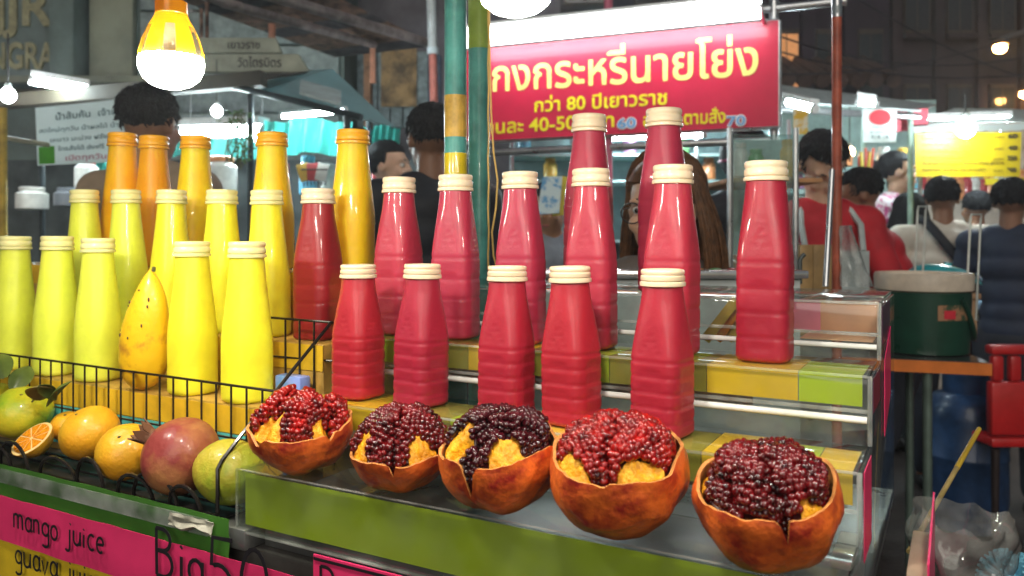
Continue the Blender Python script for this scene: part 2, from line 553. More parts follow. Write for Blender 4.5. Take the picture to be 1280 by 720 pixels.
u_, _ = on_v(196, .589)
strokes(cart, 'Big', S(u_, .5895, -.374), RU, (0, 0, 1), .054, mInk, .05, parent_inv=ci, seed=7)
u_, _ = on_v(262, .589)
strokes(cart, '50', S(u_, .5885, -.392), RU, (0, 0, 1), .074, mInk, .038, parent_inv=ci, seed=8)
# pink price tag clipped under the tray
u0, _ = on_v(393, .607); u1, _ = on_v(545, .607)
tg = stall_empty('price_tag', (u0, .606, -.45), 'bright pink card lettered in black, clipped under the pomegranate tray', 'sign')
TO = (u0, .606, -.45)
MB().box((u0, .6055, -.45), (u0 + .27, .6075, -.3175)).build('card', mPinkP, tg, TO)
MB().box((u0 + .001, .6045, -.3225), (u0 + .268, .605, -.3195)).build('border', mInk, tg, TO)
strokes(tg, 'Pomegranate', S(u0 + .012, .604, -.362), RU, (0, 0, 1), .036, mInk, .055, parent_inv=inv(tg), seed=11)

# ------------------------------------------------------------------ clear stepped stand for the red bottles
US, UE = -0.672, -0.071
stand = stall_empty('display_stand', ((US + UE) / 2, .84, -.315), 'clear acrylic stepped stand banded with coloured paper, holding the red juice bottles', 'display stand')
SO = ((US + UE) / 2, .84, -.315)
T = 0.003
def panel(name, lo, hi, mat=mAcr, bevel=0.0006, **kw):
    return MB().box(lo, hi).build(name, mat, stand, SO, bevel=bevel, **kw)
# tray for the fruit
panel('tray_front', (US, .611, -.314), (UE, .611 + T, -.2505))
panel('tray_top', (US, .6145, -.2535), (UE, .7055, -.2505))
panel('tray_floor', (US, .6145, -.314), (UE, .70, -.311), mAcr)
panel('tray_edge', (US - .002, .6085, -.3165), (UE + .002, .6155, -.3145), mAcrE)
panel('tray_edge', (US, .6100, -.2500), (UE, .6135, -.2490), mAcrE, .0003)
panel('tray_end', (US - T, .611, -.314), (US - .0002, .706, -.2490), mAcr)
panel('tray_end', (US - .0045, .6095, -.314), (US - .0032, .6125, -.2490), mAcrE, .0003)
MB().grid(crumple(US + .003, UE - .003, .6165, -.3095, -.2545, .0006, 21), 30, 3).build('green_paper', mGreenP, stand, SO, solid=0.0005)
panel('green_liner', (US + .004, .620, -.292), (UE - .004, .698, -.2905), M('liner_paper', (0.13, 0.2, 0.05), 0.5, var=0.3, vscale=16))
# steps: front v, back v, level
LV = [(.700, .790, -.190), (.788, .886, -.126), (.885, 1.08, -.067)]
def band(v, h0, h1, segs):
    for (p0, p1, mt) in segs:
        a, _ = on_v(p0, v); b, _ = on_v(p1, v)
        a = max(a, US + .003); b = min(b, UE - .003)
        MB().box((a + .0004, v + .0038, h0), (b - .0004, v + .0046, h1)).build('paper_band', mt, stand, SO)
        # the paper folds over onto the shelf
        MB().box((a + .0004, v + .0047, h1 - .0012), (b - .0004, v + .078 + .006 * math.sin(p0), h1 - .0004)).build('paper_fold', mt, stand, SO)
for i, (va, vb, h) in enumerate(LV):
    prev = -.2505 if i == 0 else LV[i - 1][2]
    panel('shelf', (US, va, h - .003), (UE, vb - .0005, h))
    panel('riser', (US, va + .0002, prev + .0005), (UE, va + T, h - .0035))
    panel('shelf_lip', (US, va - .0022, h - .034), (UE, va - .0002, h - .0306), mAcrE, .0004)
    panel('shelf_lip', (US, va - .0016, h - .0022), (UE, va - .0002, h + .0004), mAcrE, .0004)
MB().tube([(US, .786, -.166), (UE, .786, -.166)], .0034, 10).build('edge_rod', M('white_acrylic_rod', (.8, .82, .8), .12, spec=.8), stand, SO)
MB().tube([(US, .883, -.112), (UE, .883, -.112)], .003, 10).build('edge_rod', MATS['white_acrylic_rod'], stand, SO)
mPaleL = M('pale_lining', (.64, .48, .36), .5, var=.2, vscale=18)
panel('pale_lining', (US + .004, .777, -.2480), (UE - .09, .7785, -.195), mPaleL)
panel('pale_lining', (US + .004, .8745, -.185), (UE - .12, .876, -.131), M('warm_lining', (.52, .40, .30), .4, var=.3, vscale=18))
panel('back_panel', (US, 1.08, -.314), (UE, 1.083, -.067))
band(.700, -.2185, -.1905, [(330, 470, mYelP), (470, 560, mOliveP), (560, 640, mGreenP), (640, 760, mYelP), (760, 875, mOliveP), (875, 960, mYelP), (960, 1016, mGreenP), (1016, 1080, mYelP)])
band(.788, -.155, -.1265, [(440, 503, mGreenP), (503, 583, mOliveP), (583, 660, mYelP), (660, 700, mOliveP), (700, 760, mGreenP), (760, 808, mOliveP), (808, 866, mGreenP), (866, 882, mOliveP), (882, 997, mYelP), (997, 1078, mGreenP)])
# peach paper box end of the top shelf
ua, _ = on_v(1000, .892); ub = UE - .004
panel('peach_lining', (ua, .960, -.106), (ub, .9615, -.0708), mPeachP)
panel('peach_lining', (ua, .892, -.1085), (ub, .9595, -.107), mPeachP)
panel('pink_lining', (ua - .03, .952, -.106), (ua + .012, .953, -.0708), M('rose_film', (.85, .22, .32), .4))
# stepped clear end panels
prof = [(.615, -.313), (.615, -.256), (.703, -.256), (.703, -.193), (.791, -.193), (.791, -.129), (.888, -.129), (.888, -.0705), (1.078, -.0705), (1.078, -.313)]
MB().prism([(UE + .0006, a, b) for a, b in prof], (T, 0, 0)).build('end_panel', mAcr, stand, SO, bevel=.0004)
MB().prism([(US - .0034, a, b) for a, b in prof if a > .7], (T, 0, 0)).build('end_panel', mAcr, stand, SO, bevel=.0004)
for (a, b, c, d) in ((.7905, -.160, .862, -.1285), (.888, -.110, .99, -.0708), ):
    MB().prism([(UE + .0042, a, c_) for c_ in (b, d)] + [(UE + .0042, c, d), (UE + .0042, c, b)], (.0006, 0, 0)).build('plum_strip', mPurpP, stand, SO)
MB().prism([(UE + .0052, .70, -.262), (UE + .0052, .70, -.19), (UE + .0052, .76, -.19), (UE + .0052, .76, -.262)], (.0006, 0, 0)).build('pink_strip', mPinkP, stand, SO)
MB().prism([(UE + .0052, .905, -.205), (UE + .0052, .905, -.128), (UE + .0052, .985, -.100), (UE + .0052, .985, -.175)], (.0008, 0, 0)).build('pink_strip', mPinkP, stand, SO)
for (a, b, c) in ((.611, -.314, -.2500), (.7, -.2495, -.19), (.788, -.189, -.126), (.885, -.125, -.067)):
    panel('corner_edge', (UE + .0001, a - .0016, b), (UE + .0042, a - .0004, c), mAcrE, .0003)
# bits lying inside the case under the shelves
def case_item(name, lo, hi, mat, label, cat):
    r = stall_empty(name, (lo[0], lo[1], lo[2]))
    o = MB().box(lo, hi).build(name, mat, None, lo, bevel=.003)
    o.location = S(*lo); o.rotation_euler = (0, 0, -TH)
    bpy.data.objects.remove(r)
    return tag(o, label, cat)
case_item('plastic_tub', (-.20, .73, -.2485), (-.12, .775, -.219), M('tub', (.75, .68, .25), .35, coat=.5), 'small yellow plastic tub lying inside the clear stand under the shelf', 'tub')
case_item('price_card', (-.105, .80, -.3105), (-.085, .88, -.300), M('card_white', (.8, .8, .76), .5), 'small folded white card lying low inside the clear stand', 'card')
# orange straws lying in the case behind the middle shelf
for k in range(5):
    rr = random.Random(k)
    uu, YY = on_v(880 + 12 * k, .93)
    mb = MB().box((-.006, -.004, 0), (.006, .004, .062))
    o = mb.build('snack_stick', M('snack_orange' if k % 2 else 'snack_gold', (.85, .26, .01) if k % 2 else (.6, .4, .05), .4), None, bevel=.001)
    o.location = S(uu, .935 + .008 * k, -.122); o.rotation_euler = (0, .55 + .1 * rr.random(), -TH + .2 * rr.random())
    tag(o, f'{"orange" if k % 2 else "golden"} snack stick in the clear case, {ORD[k]} from the woman', 'snack', 'snack sticks in the clear case')

# ------------------------------------------------------------------ juice bottles
def smooth(a, b, x):
    t = max(0, min(1, (x - a) / (b - a))); return t * t * (3 - 2 * t)

def bottle_meshes(H, w, kind, seed=0):
    hw = w / 2
    zs = []
    z = 0.0
    zt = H * .905
    sh = .5 if kind == 'short' else .545
    if kind == 'plain': sh = .42
    levels = [i / 74 for i in range(75)]
    grooves = {'short': [.10, .20, .30, .40, sh], 'tall': [.135, .27, .40, sh], 'plain': [.2, sh]}[kind]
    def half(t):
        z = t * zt
        if t < .02: return hw * (.90 + .10 * math.sqrt(max(0, t / .02)))
        if t <= sh: r = hw
        else:
            k = (t - sh) / (1 - sh)
            r = hw * (1 - .30 * (k ** 1.12) - .02 * math.sin(math.pi * k))
        for g in grooves:
            r -= hw * .035 * math.exp(-((t - g) / .009) ** 2) * (1 if kind != 'plain' else .3)
        return r
    def rf(r, z, th):
        t = z / zt
        n = (2.6 if kind == 'plain' else 3.9) - (.6 if kind == 'plain' else 1.9) * smooth(sh, .93, t)
        c, s = abs(math.cos(th)), abs(math.sin(th))
        k = (c ** n + s ** n) ** (-1 / n)
        # the rounded square keeps its width across the flats
        rr = r * k * (1 - .04 * smooth(2, 4, n))
        f = max(c, s)
        if kind != 'plain':
            pa = 0
            for (z0, z1, a) in ([(.05, .45, .955)] if kind == 'tall' else [(.04, .46, .955)]):
                if z0 < t < z1 and f > .9:
                    pa = smooth(.90, a, f) * smooth(z0, z0 + .02, t) * (1 - smooth(z1 - .02, z1, t))
            # pressed round buttons between the grooves
            fy = math.sin(12 * math.pi * (t - .02)) if kind == 'tall' else math.sin(20 * math.pi * (t))
            rr -= hw * .032 * pa * (.65 + .35 * fy)
            # pressed chevron on the shoulder
            if t > sh + .05:
                ang = math.atan2(min(c, s), max(c, s))
                d = abs(t - (sh + .17 - .35 * ang))
                if ang < .35: rr -= hw * .03 * math.exp(-(d / .012) ** 2)
        return rr
    prof = [(half(t), t * zt) for t in levels]
    body = MB().lathe(prof, 56, rf=rf).mesh('bottle_body', None, angle=60)
    cr = hw * .775
    ring = MB().lathe([(hw * .70, 0), (cr * 1.03, .0006), (cr * 1.04, .0015), (cr * 1.03, .0042), (cr * .95, .0052)], 48, c=(0, 0, zt - .001)).mesh('neck_ring', None)
    hc = H * .095 - .004
    cp = [(cr * .93, 0), (cr * .985, .0004), (cr, .001), (cr, hc * .42), (cr * .94, hc * .5), (cr * .94, hc * .56), (cr * .985, hc * .64), (cr * .985, hc * .9), (cr * .93, hc), (cr * .85, hc * 1.02), (cr * .8, hc * .93), (.002, hc * .90)]
    cap = MB().lathe(cp, 72, c=(0, 0, zt + .0043), rf=lambda r, z, th: r * (1 + (.006 * math.sin(36 * th) if .2 < z / hc < .92 and r > cr * .9 else 0))).mesh('cap', None, angle=50)
    return body, ring, cap

def juice(name, col, sss=.25, var=.05):
    return M(name, col, .46, coat=.3, var=var, vscale=30, sss=sss, bump=.05, bscale=160, indiv=.09, srad=.022)
JU = {
    'red': juice('pomegranate_juice', (.37, .014, .034), .6),
    'rose': juice('rose_juice', (.41, .028, .066), .6),
    'dark': juice('dark_red_juice', (.28, .011, .018)),
    'lime': juice('lime_yellow_juice', (.82, .90, .085), .8),
    'lemon': juice('lemon_yellow_juice', (.94, .86, .035), .8),
    'gold': juice('golden_juice', (1.0, .62, .010), .85),
    'orange': juice('orange_juice', (1.0, .45, .006), .85),
}
CAPM = {'cream': M('cream_cap', (.80, .66, .47), .3, coat=.3, sss=.2, var=.05), 'pale': M('pale_yellow_cap', (.84, .78, .36), .3, coat=.3, sss=.2, var=.05),
        'amber': M('amber_cap', (.88, .42, .02), .3, coat=.3, sss=.2, var=.05)}
BM = {}
BR = random.Random(9)
def bottle(u, v, h, H, w, kind, jc, capm, label, group, rz=0.0, lean=0.0):
    key = (round(H, 4), round(w, 4), kind)
    if key not in BM: BM[key] = bottle_meshes(H, w, kind)
    body, ring, cap = BM[key]
    r = empty('juice_bottle', S(u, v, h + .0008), -TH + rz, label, 'bottle', group)
    r.rotation_euler.x = lean + BR.uniform(-.012, .012); r.rotation_euler.y = BR.uniform(-.012, .012)
    for nm, me, mt in (('bottle_body', body, JU[jc]), ('neck_ring', ring, CAPM[capm]), ('cap', cap, CAPM[capm])):
        o = link(nm, me, r)
        if len(me.materials) == 0: me.materials.append(None)
        o.material_slots[0].link = 'OBJECT'; o.material_slots[0].material = mt
    return r
rnd = random.Random(4)
for i, (px, H) in enumerate(((448, .155), (526, .157), (633, .157), (715, .158), (828, .157))):
    u, Y = on_v(px, .745)
    bottle(u, .745, LV[0][2], H, .0545, 'short', 'red', 'cream', f'short red juice bottle on the lowest clear shelf, {ORD[i]} from the wire rack', 'short red juice bottles', rnd.uniform(-.2, .2))
for i, (px, dv) in enumerate(((498, .0), (570, 0), (652, .0), (740, 0), (839, -.002), (956, .0))):
    u, Y = on_v(px, .84 + dv)
    bottle(u, .84 + dv, LV[1][2], .2005, .0555, 'tall', 'red' if i == 5 else 'rose', 'cream', f'tall red juice bottle on the middle clear shelf, {ORD[i]} from the wire rack', 'tall red juice bottles on the middle shelf', rnd.uniform(-.2, .2))
for i, px in enumerate((735, 830)):
    u, Y = on_v(px, .935)
    bottle(u, .935, LV[2][2], .2185, .0565, 'tall', 'rose', 'cream', f'tall red juice bottle on the top shelf, {ORD[i]} from the poles', 'red juice bottles on the top shelf', rnd.uniform(-.2, .2))

# ------------------------------------------------------------------ stepped shelf of yellow and orange bottles
shelf = stall_empty('tiered_shelf', (-1.15, .8, -.312), 'paper covered stepped shelf under the yellow and orange bottles', 'shelf')
HO = (-1.15, .8, -.312)
mBandY = M('gold_paper', (.72, .44, .02), .45, coat=.3, var=.14, vscale=14, bump=.15, bscale=30)
mBandO = M('tan_paper', (.50, .30, .06), .5, coat=.2, var=.18, vscale=14)
for (a, b, z0, z1) in ((.705, .785, -.3115, -.2105), (.7855, .862, -.3115, -.140), (.8625, 1.0, -.3115, -.052)):
    MB().box((-1.62, a, z0), (-.712, b, z1)).build('step', mBandO, shelf, HO, bevel=.002)
    MB().box((-1.62, a - .0016, z1 - .034), (-.712, a - .0004, z1 - .001)).build('paper_band', mBandY, shelf, HO)
mTeal = M('teal_sheet', (.10, .50, .48), .4, var=.2)
MB().box((-1.62, .7022, -.300), (-.735, .7032, -.2455)).build('teal_paper', mTeal, shelf, HO)
u, _ = on_v(366, .765)
case_item('plastic_packet', (u - .022, .755, -.2100), (u + .022, .775, -.178), M('blue_packet', (.08, .3, .75), .3, coat=.4, col2=(.25, .35, .8), thresh=(.45, .6), vscale=30), 'small blue and violet packet lying by the last yellow bottle', 'packet')

for i, px in enumerate((309, 241, 123, 70, 17)):
    u, Y = on_v(px, .737)
    bottle(u, .737, -.2105, .202 + .004 * (i > 1) + .003 * (i > 2), .0605 if i < 2 else .0595, 'plain', 'lemon' if i < 2 else 'lime', 'pale', f'yellow juice bottle in the front row behind the wire fence, {ORD[i]} from the red bottles', 'yellow juice bottles in the front row', rnd.uniform(-.3, .3))
for i, px in enumerate((336, 277, 213, 160, 107)):
    u, Y = on_v(px, .823)
    bottle(u, .823, -.140, .203 + .003 * i, .0575, 'plain', 'lemon' if i < 3 else 'lime', 'pale', f'yellow juice bottle in the second row, {ORD[i]} from the red bottles', 'yellow juice bottles in the second row', rnd.uniform(-.3, .3))
for i, px in enumerate((440, 341, 243, 192, 152)):
    v = .905 - (.02 if i == 4 else 0)
    u, Y = on_v(px, v)
    bottle(u, v, -.052, .2035 + .006 * i, .0615, 'plain', ('gold', 'gold', 'gold', 'orange', 'orange')[i], 'amber', f'orange juice bottle in the top row, {ORD[i]} from the red bottles', 'orange juice bottles in the top row', rnd.uniform(-.3, .3))
u, Y = on_v(398, .832)
bottle(u, .832, -.140, .203, .059, 'tall', 'dark', 'cream', 'dark red juice bottle standing alone among the yellow bottles by the wire rack', None, .1)

# ------------------------------------------------------------------ wire rack in front
rack = stall_empty('wire_rack', (-1.1, .65, -.305), 'black wire rack with an upright fence around the whole fruit', 'rack')
RO = (-1.1, .65, -.305)
UR = -.70
def wire(pts, r=.0014, name='wire'):
    return MB().tube(pts, r, 6).build(name, mWire, rack, RO)
wire([(-1.62, .69, -.176), (UR, .69, -.182)], .0017, 'top_rail')
wire([(-1.62, .69, -.243), (UR, .69, -.246)], .0014, 'bottom_rail')
k = -1.61
while k < UR - .01:
    wire([(k, .6885, -.1765 - .006 * (k + 1.62) / .92), (k, .6885, -.300)])
    k += .0262
wire([(UR, .606, -.306), (UR, .606, -.252), (UR, .612, -.244), (UR, .66, -.206), (UR, .72, -.160), (UR, .787, -.110)], .0023, 'side_rod')
wire([(UR + .001, .79, -.110), (UR + .001, .79, -.30)], .0017, 'post')
wire([(-.80, .7795, -.1085), (UR, .7885, -.1105)], .0017, 'top_rail')
for a in (-.775, -.75, -.725):
    wire([(a, .782, -.1095), (a, .782, -.205)])
wire([(-.8, .7815, -.160), (UR, .7885, -.160)], .0014, 'bottom_rail')
wire([(-.832, .862, -.045), (-.832, .862, -.14)], .0016, 'post')
wire([(-1.62, .607, -.304), (UR, .607, -.304)], .0024, 'bottom_rail')
wire([(-1.62, .64, -.3045), (UR, .64, -.3045)], .0018, 'bottom_rail')
wire([(-1.62, .67, -.3045), (UR, .67, -.3045)], .0018, 'bottom_rail')
for i, px in enumerate((14, 36, 96, 130, 192, 222, 252)):
    a, _ = on_v(px, .606)
    w_ = .026 + .006 * (i % 3)
    pts = [(a + w_ * (-1 + math.cos(t * math.pi / 10)) , .606 - .004 * math.sin(t * math.pi / 10), -.305 + (.028 + .008 * (i % 2)) * math.sin(t * math.pi / 10)) for t in range(11)]
    wire(pts, .0024, 'scroll')
# torn white paper hanging over the edge of the cart
mTorn = M('white_paper', (.36, .35, .29), .5, var=.3, vscale=20)
for k, (pa, pb, dp) in enumerate(((214, 268, .018),)):
    ua_, _ = on_v(pa, .596); ub_, _ = on_v(pb, .596)
    c_ = (ua_, .595, -.32)
    tp = MB().grid(lambda a, b: Vector((ua_ + (ub_ - ua_) * a, .5950 - .003 * b + .006 * noise.noise(Vector((a * 4 + k, b * 3, 1))), -.3050 - dp * (.75 + .6 * noise.noise(Vector((a * 2.2, 4, k)))) * b)), 20, 6)
    o = tp.build('torn_paper', mTorn, None, c_, solid=.0006)
    o.location = S(*c_); o.rotation_euler.z = -TH
    tag(o, 'crumpled white paper at the corner of the wire rack', 'paper')
MB().box((-1.62, .5955, -.3225), (UR - .004, .5975, -.3045)).build('front_lip', clear('lip_plastic', dust=.16, gain=2.2, rough=.2), rack, RO)
MB().box((-1.62, .612, -.3105), (UR - .002, .684, -.3085)).build('rack_floor', M('rack_dark', (.02, .018, .018), .4), rack, RO)
# ------------------------------------------------------------------ whole fruit in the rack
mMand = M('mandarin_skin', (.80, .34, .012), .42, coat=.25, col2=(.74, .42, .02), thresh=(.35, .65), vscale=16, bump=.13, bscale=260)
mMandG = M('green_mandarin_skin', (.62, .50, .02), .42, coat=.25, col2=(.22, .36, .015), thresh=(.38, .6), vscale=14, bump=.13, bscale=260)
mGuava = M('green_fruit_skin', (.36, .44, .03), .45, coat=.2, col2=(.50, .42, .04), thresh=(.4, .6), vscale=22, bump=.2, bscale=120)
mStem = M('stem', (.10, .09, .03), .7)
FL = -.302
def fruit(name, px, v, r, mat, label, cat, flat=.86, lean=(0, 0), h=0.0, stem=True):
    u, Y = on_v(px, v)
    root = stall_empty(name, (u, v, FL + h), label, cat)
    Rm = Matrix.Rotation(lean[0], 3, 'X') @ Matrix.Rotation(lean[1], 3, 'Y')
    def fn(d): return 1 - .10 * math.exp(-((1 - d.z) / .05)) - .05 * math.exp(-((1 + d.z) / .05)) + .025 * noise.noise(d * 2.2 + Vector((px, 0, 0)))
    MB().blob((0, 0, r * flat), (r, r, r * flat), fn, 36, 24, Rm).build('peel', mat, root)
    if stem:
        c = Rm @ Vector((0, 0, r * flat * .9)) + Vector((0, 0, r * flat))
        MB().blob(c, (.0022, .0022, .0012), None, 8, 6).build('stem_end', mStem, root)
    return root
fruit('mandarin', 112, .652, .0375, mMand, 'plump yellow orange mandarin beside the cut half orange', 'fruit', .88, (.5, -.2), h=.012)
fruit('mandarin', 158, .640, .036, mMand, 'smaller yellow mandarin touching the whole pomegranate', 'fruit', .9, (.6, .3), h=.002)
fruit('mandarin', 28, .660, .040, mMandG, 'green and yellow mandarin under the dark leaves', 'fruit', .86, (.3, .4), h=.018)
fruit('mandarin', -8, .672, .036, mMandG, 'yellow green mandarin partly cut off by the picture edge', 'fruit', .86, (.3, .2), h=.02)
fruit('mandarin', 84, .672, .022, mMand, 'little orange tangerine peeping out behind the plump mandarin', 'fruit', .9, (.3, .2), h=.02)
u, Y = on_v(288, .640)
gv = stall_empty('green_mango', (u, .640, FL), 'round green and yellow mango at the end of the wire rack', 'fruit')
MB().blob((0, 0, .036), (.046, .036, .036), lambda d: 1 + .03 * noise.noise(d * 2), 36, 22).build('peel', mGuava, gv)
# orange half, cut face up to the light
u, Y = on_v(40, .622)
oh = stall_empty('orange_half', (u, .622, FL + .012), 'halved orange showing its bright juicy cut face', 'fruit')
Rm = Matrix.Rotation(math.radians(38), 3, 'X')
pf = [(0.001, -.024), (.012, -.022), (.021, -.0145), (.0265, -.004), (.0275, 0)]
mb = MB().lathe(pf, 40); mb.v = [Rm @ p + Vector((0, 0, .022)) for p in mb.v]; mb.build('peel', mMand, oh)
mb = MB().lathe([(.0272, .0002), (.0245, .0008)], 40); mb.v = [Rm @ p + Vector((0, 0, .022)) for p in mb.v]; mb.build('pith', M('orange_pith', (.85, .6, .25), .5), oh)
mSeg = M('orange_flesh', (.95, .30, .008), .2, coat=.7, var=.12, vscale=200, bump=.4, bscale=300)
for k in range(10):
    a0 = 2 * math.pi * k / 10 + .05; a1 = 2 * math.pi * (k + 1) / 10 - .05
    pl = [(.0025 * math.cos((a0 + a1) / 2), .0025 * math.sin((a0 + a1) / 2), .0008)] + [(.0238 * math.cos(a0 + (a1 - a0) * t / 4), .0238 * math.sin(a0 + (a1 - a0) * t / 4), .0008) for t in range(5)]
    mb = MB().prism(pl, (0, 0, .0008)); mb.v = [Rm @ p + Vector((0, 0, .022)) for p in mb.v]; mb.build('segment', mSeg, oh)
# whole pomegranate with crown
u, Y = on_v(226, .636)
pg = stall_empty('whole_pomegranate', (u, .636, FL), 'whole dusky red pomegranate with its crown, lying in the wire rack', 'fruit')
mRind = M('pomegranate_rind', (.46, .20, .07), .42, coat=.2, col2=(.27, .045, .04), thresh=(.44, .66), vscale=14, bump=.15, bscale=90)
Rp = Matrix.Rotation(math.radians(42), 3, 'X') @ Matrix.Rotation(math.radians(-38), 3, 'Y')
MB().blob((0, 0, .0435), (.0455, .0455, .0425), lambda d: 1 + .02 * math.cos(5 * math.atan2(d.y, d.x)) * (1 - d.z * d.z) + .04 * max(0, d.z - .85) * 3, 40, 26, Rp).build('rind', mRind, pg)
cr_ = MB()
for k in range(6):
    a = 2 * math.pi * k / 6
    b = a + .9
    m_ = (a + b) / 2
    for (ra, za) in ((1, 1),):
        pts = [Vector((.010 * math.cos(a), .010 * math.sin(a), .040)), Vector((.010 * math.cos(b), .010 * math.sin(b), .040)), Vector((.0125 * math.cos(b), .0125 * math.sin(b), .052)), Vector((.015 * math.cos(m_), .015 * math.sin(m_), .061)), Vector((.0125 * math.cos(a), .0125 * math.sin(a), .052))]
        cr_.prism(pts, Vector((-math.cos(m_), -math.sin(m_), 0)) * .0015)
cr_.lathe([(.0135, .037), (.0105, .043), (.0105, .047)], 16)
cr_.v = [Rp @ p + Vector((0, 0, .0435)) for p in cr_.v]
cr_.build('crown', M('dry_crown', (.16, .07, .035), .7), pg)
# upright mango
u, Y = on_v(183, .722)
mg = stall_empty('mango', (u, .716, -.2105), 'ripe yellow mango standing upright between the yellow bottles', 'fruit')
def mfn(a, b):
    pass
mb = MB(); prof = []
for i in range(29):
    t = i / 28
    r = .0355 * (math.sin(math.pi * min(1, t * .5 + .0)) ** .5 if False else (1 - (2 * max(0, .36 - t) / .72) ** 2.6) ** .5 if t < .36 else (1 - ((t - .36) / .64) ** 1.9) ** .78)
    prof.append((max(.0008, r), t * .166))
mb.lathe(prof, 36, rf=lambda r, z, th: r * (1 + .05 * noise.noise(Vector((math.cos(th), math.sin(th), z * 12)))))
mb.v = [Vector((p.x + .016 * smooth(.07, .17, p.z) + .006 * math.sin(p.z * 18), p.y * .85, p.z)) for p in mb.v]
mb.build('mango_skin', M('mango_skin', (.86, .52, .012), .42, coat=.25, col2=(.48, .20, .02), thresh=(.32, .46), vscale=22, bump=.1, bscale=120), mg)
sp = MB(); rr = random.Random(3)
for k in range(9):
    z = rr.uniform(.05, .155); th = rr.uniform(-2.6, -.5)
    i = min(27, int(z / .166 * 28)); R0 = prof[i][0]
    c = Vector((R0 * math.cos(th) + .016 * smooth(.07, .17, z) + .006 * math.sin(z * 18), R0 * math.sin(th) * .85, z))
    s_ = rr.uniform(.0008, .0022)
    sp.blob(c, (s_, s_ * .6, s_ * rr.uniform(.6, 2)), None, 8, 5)
tag(sp.build('dark_spots', M('mango_spot', (.10, .05, .02), .6), mg), kind='stuff')
MB().tube([(.0225, 0, .163), (.024, 0, .1685)], [.0028, .0022], 8).build('stalk', mStem, mg)
# leaves over the mandarins
def leaf_mesh(L, W, bend):
    def fn(a, b):
        w = W * math.sin(math.pi * min(1, a * .96 + .02)) ** .8 * (b - .5)
        return Vector((L * a, w, bend * math.sin(a * 2.4) * L - abs(w) * .35))
    return MB().grid(fn, 12, 6)
lv = [(6, 472, .66, .075, .045, 2.9, .3), (48, 500, .655, .06, .035, -.5, .2), (58, 508, .65, .05, .024, .4, -.1), (15, 490, .65, .055, .03, 2.2, .1), (70, 500, .66, .045, .02, -1.0, .0)]
sprig = stall_empty('leafy_sprig', (-1.18, .655, -.265), 'sprig of dull dark green leaves lying on the mandarins', 'leaves')
for i, (px, py, v, L, W, rz, tl) in enumerate(lv):
    u, Y = on_v(px, v)
    h = (HY - py) / F * Y
    o = leaf_mesh(L, W, .25).build('leaf', M('citrus_leaf', (.07, .10, .02), .42, coat=.2, var=.25, vscale=30) if i != 1 else M('dry_leaf', (.20, .15, .05), .5), sprig, solid=.0006)
    o.location = Vector((u, v, h)) - Vector((-1.18, .655, -.265)); o.rotation_euler = (.2 * i - .3, -.5 + tl, rz)
sw = MB().tube([(0, 0, 0), (.03, -.004, .012), (.05, 0, .03), (.055, .004, .045)], .0013, 6)
o = sw.build('twig', mStem, sprig)

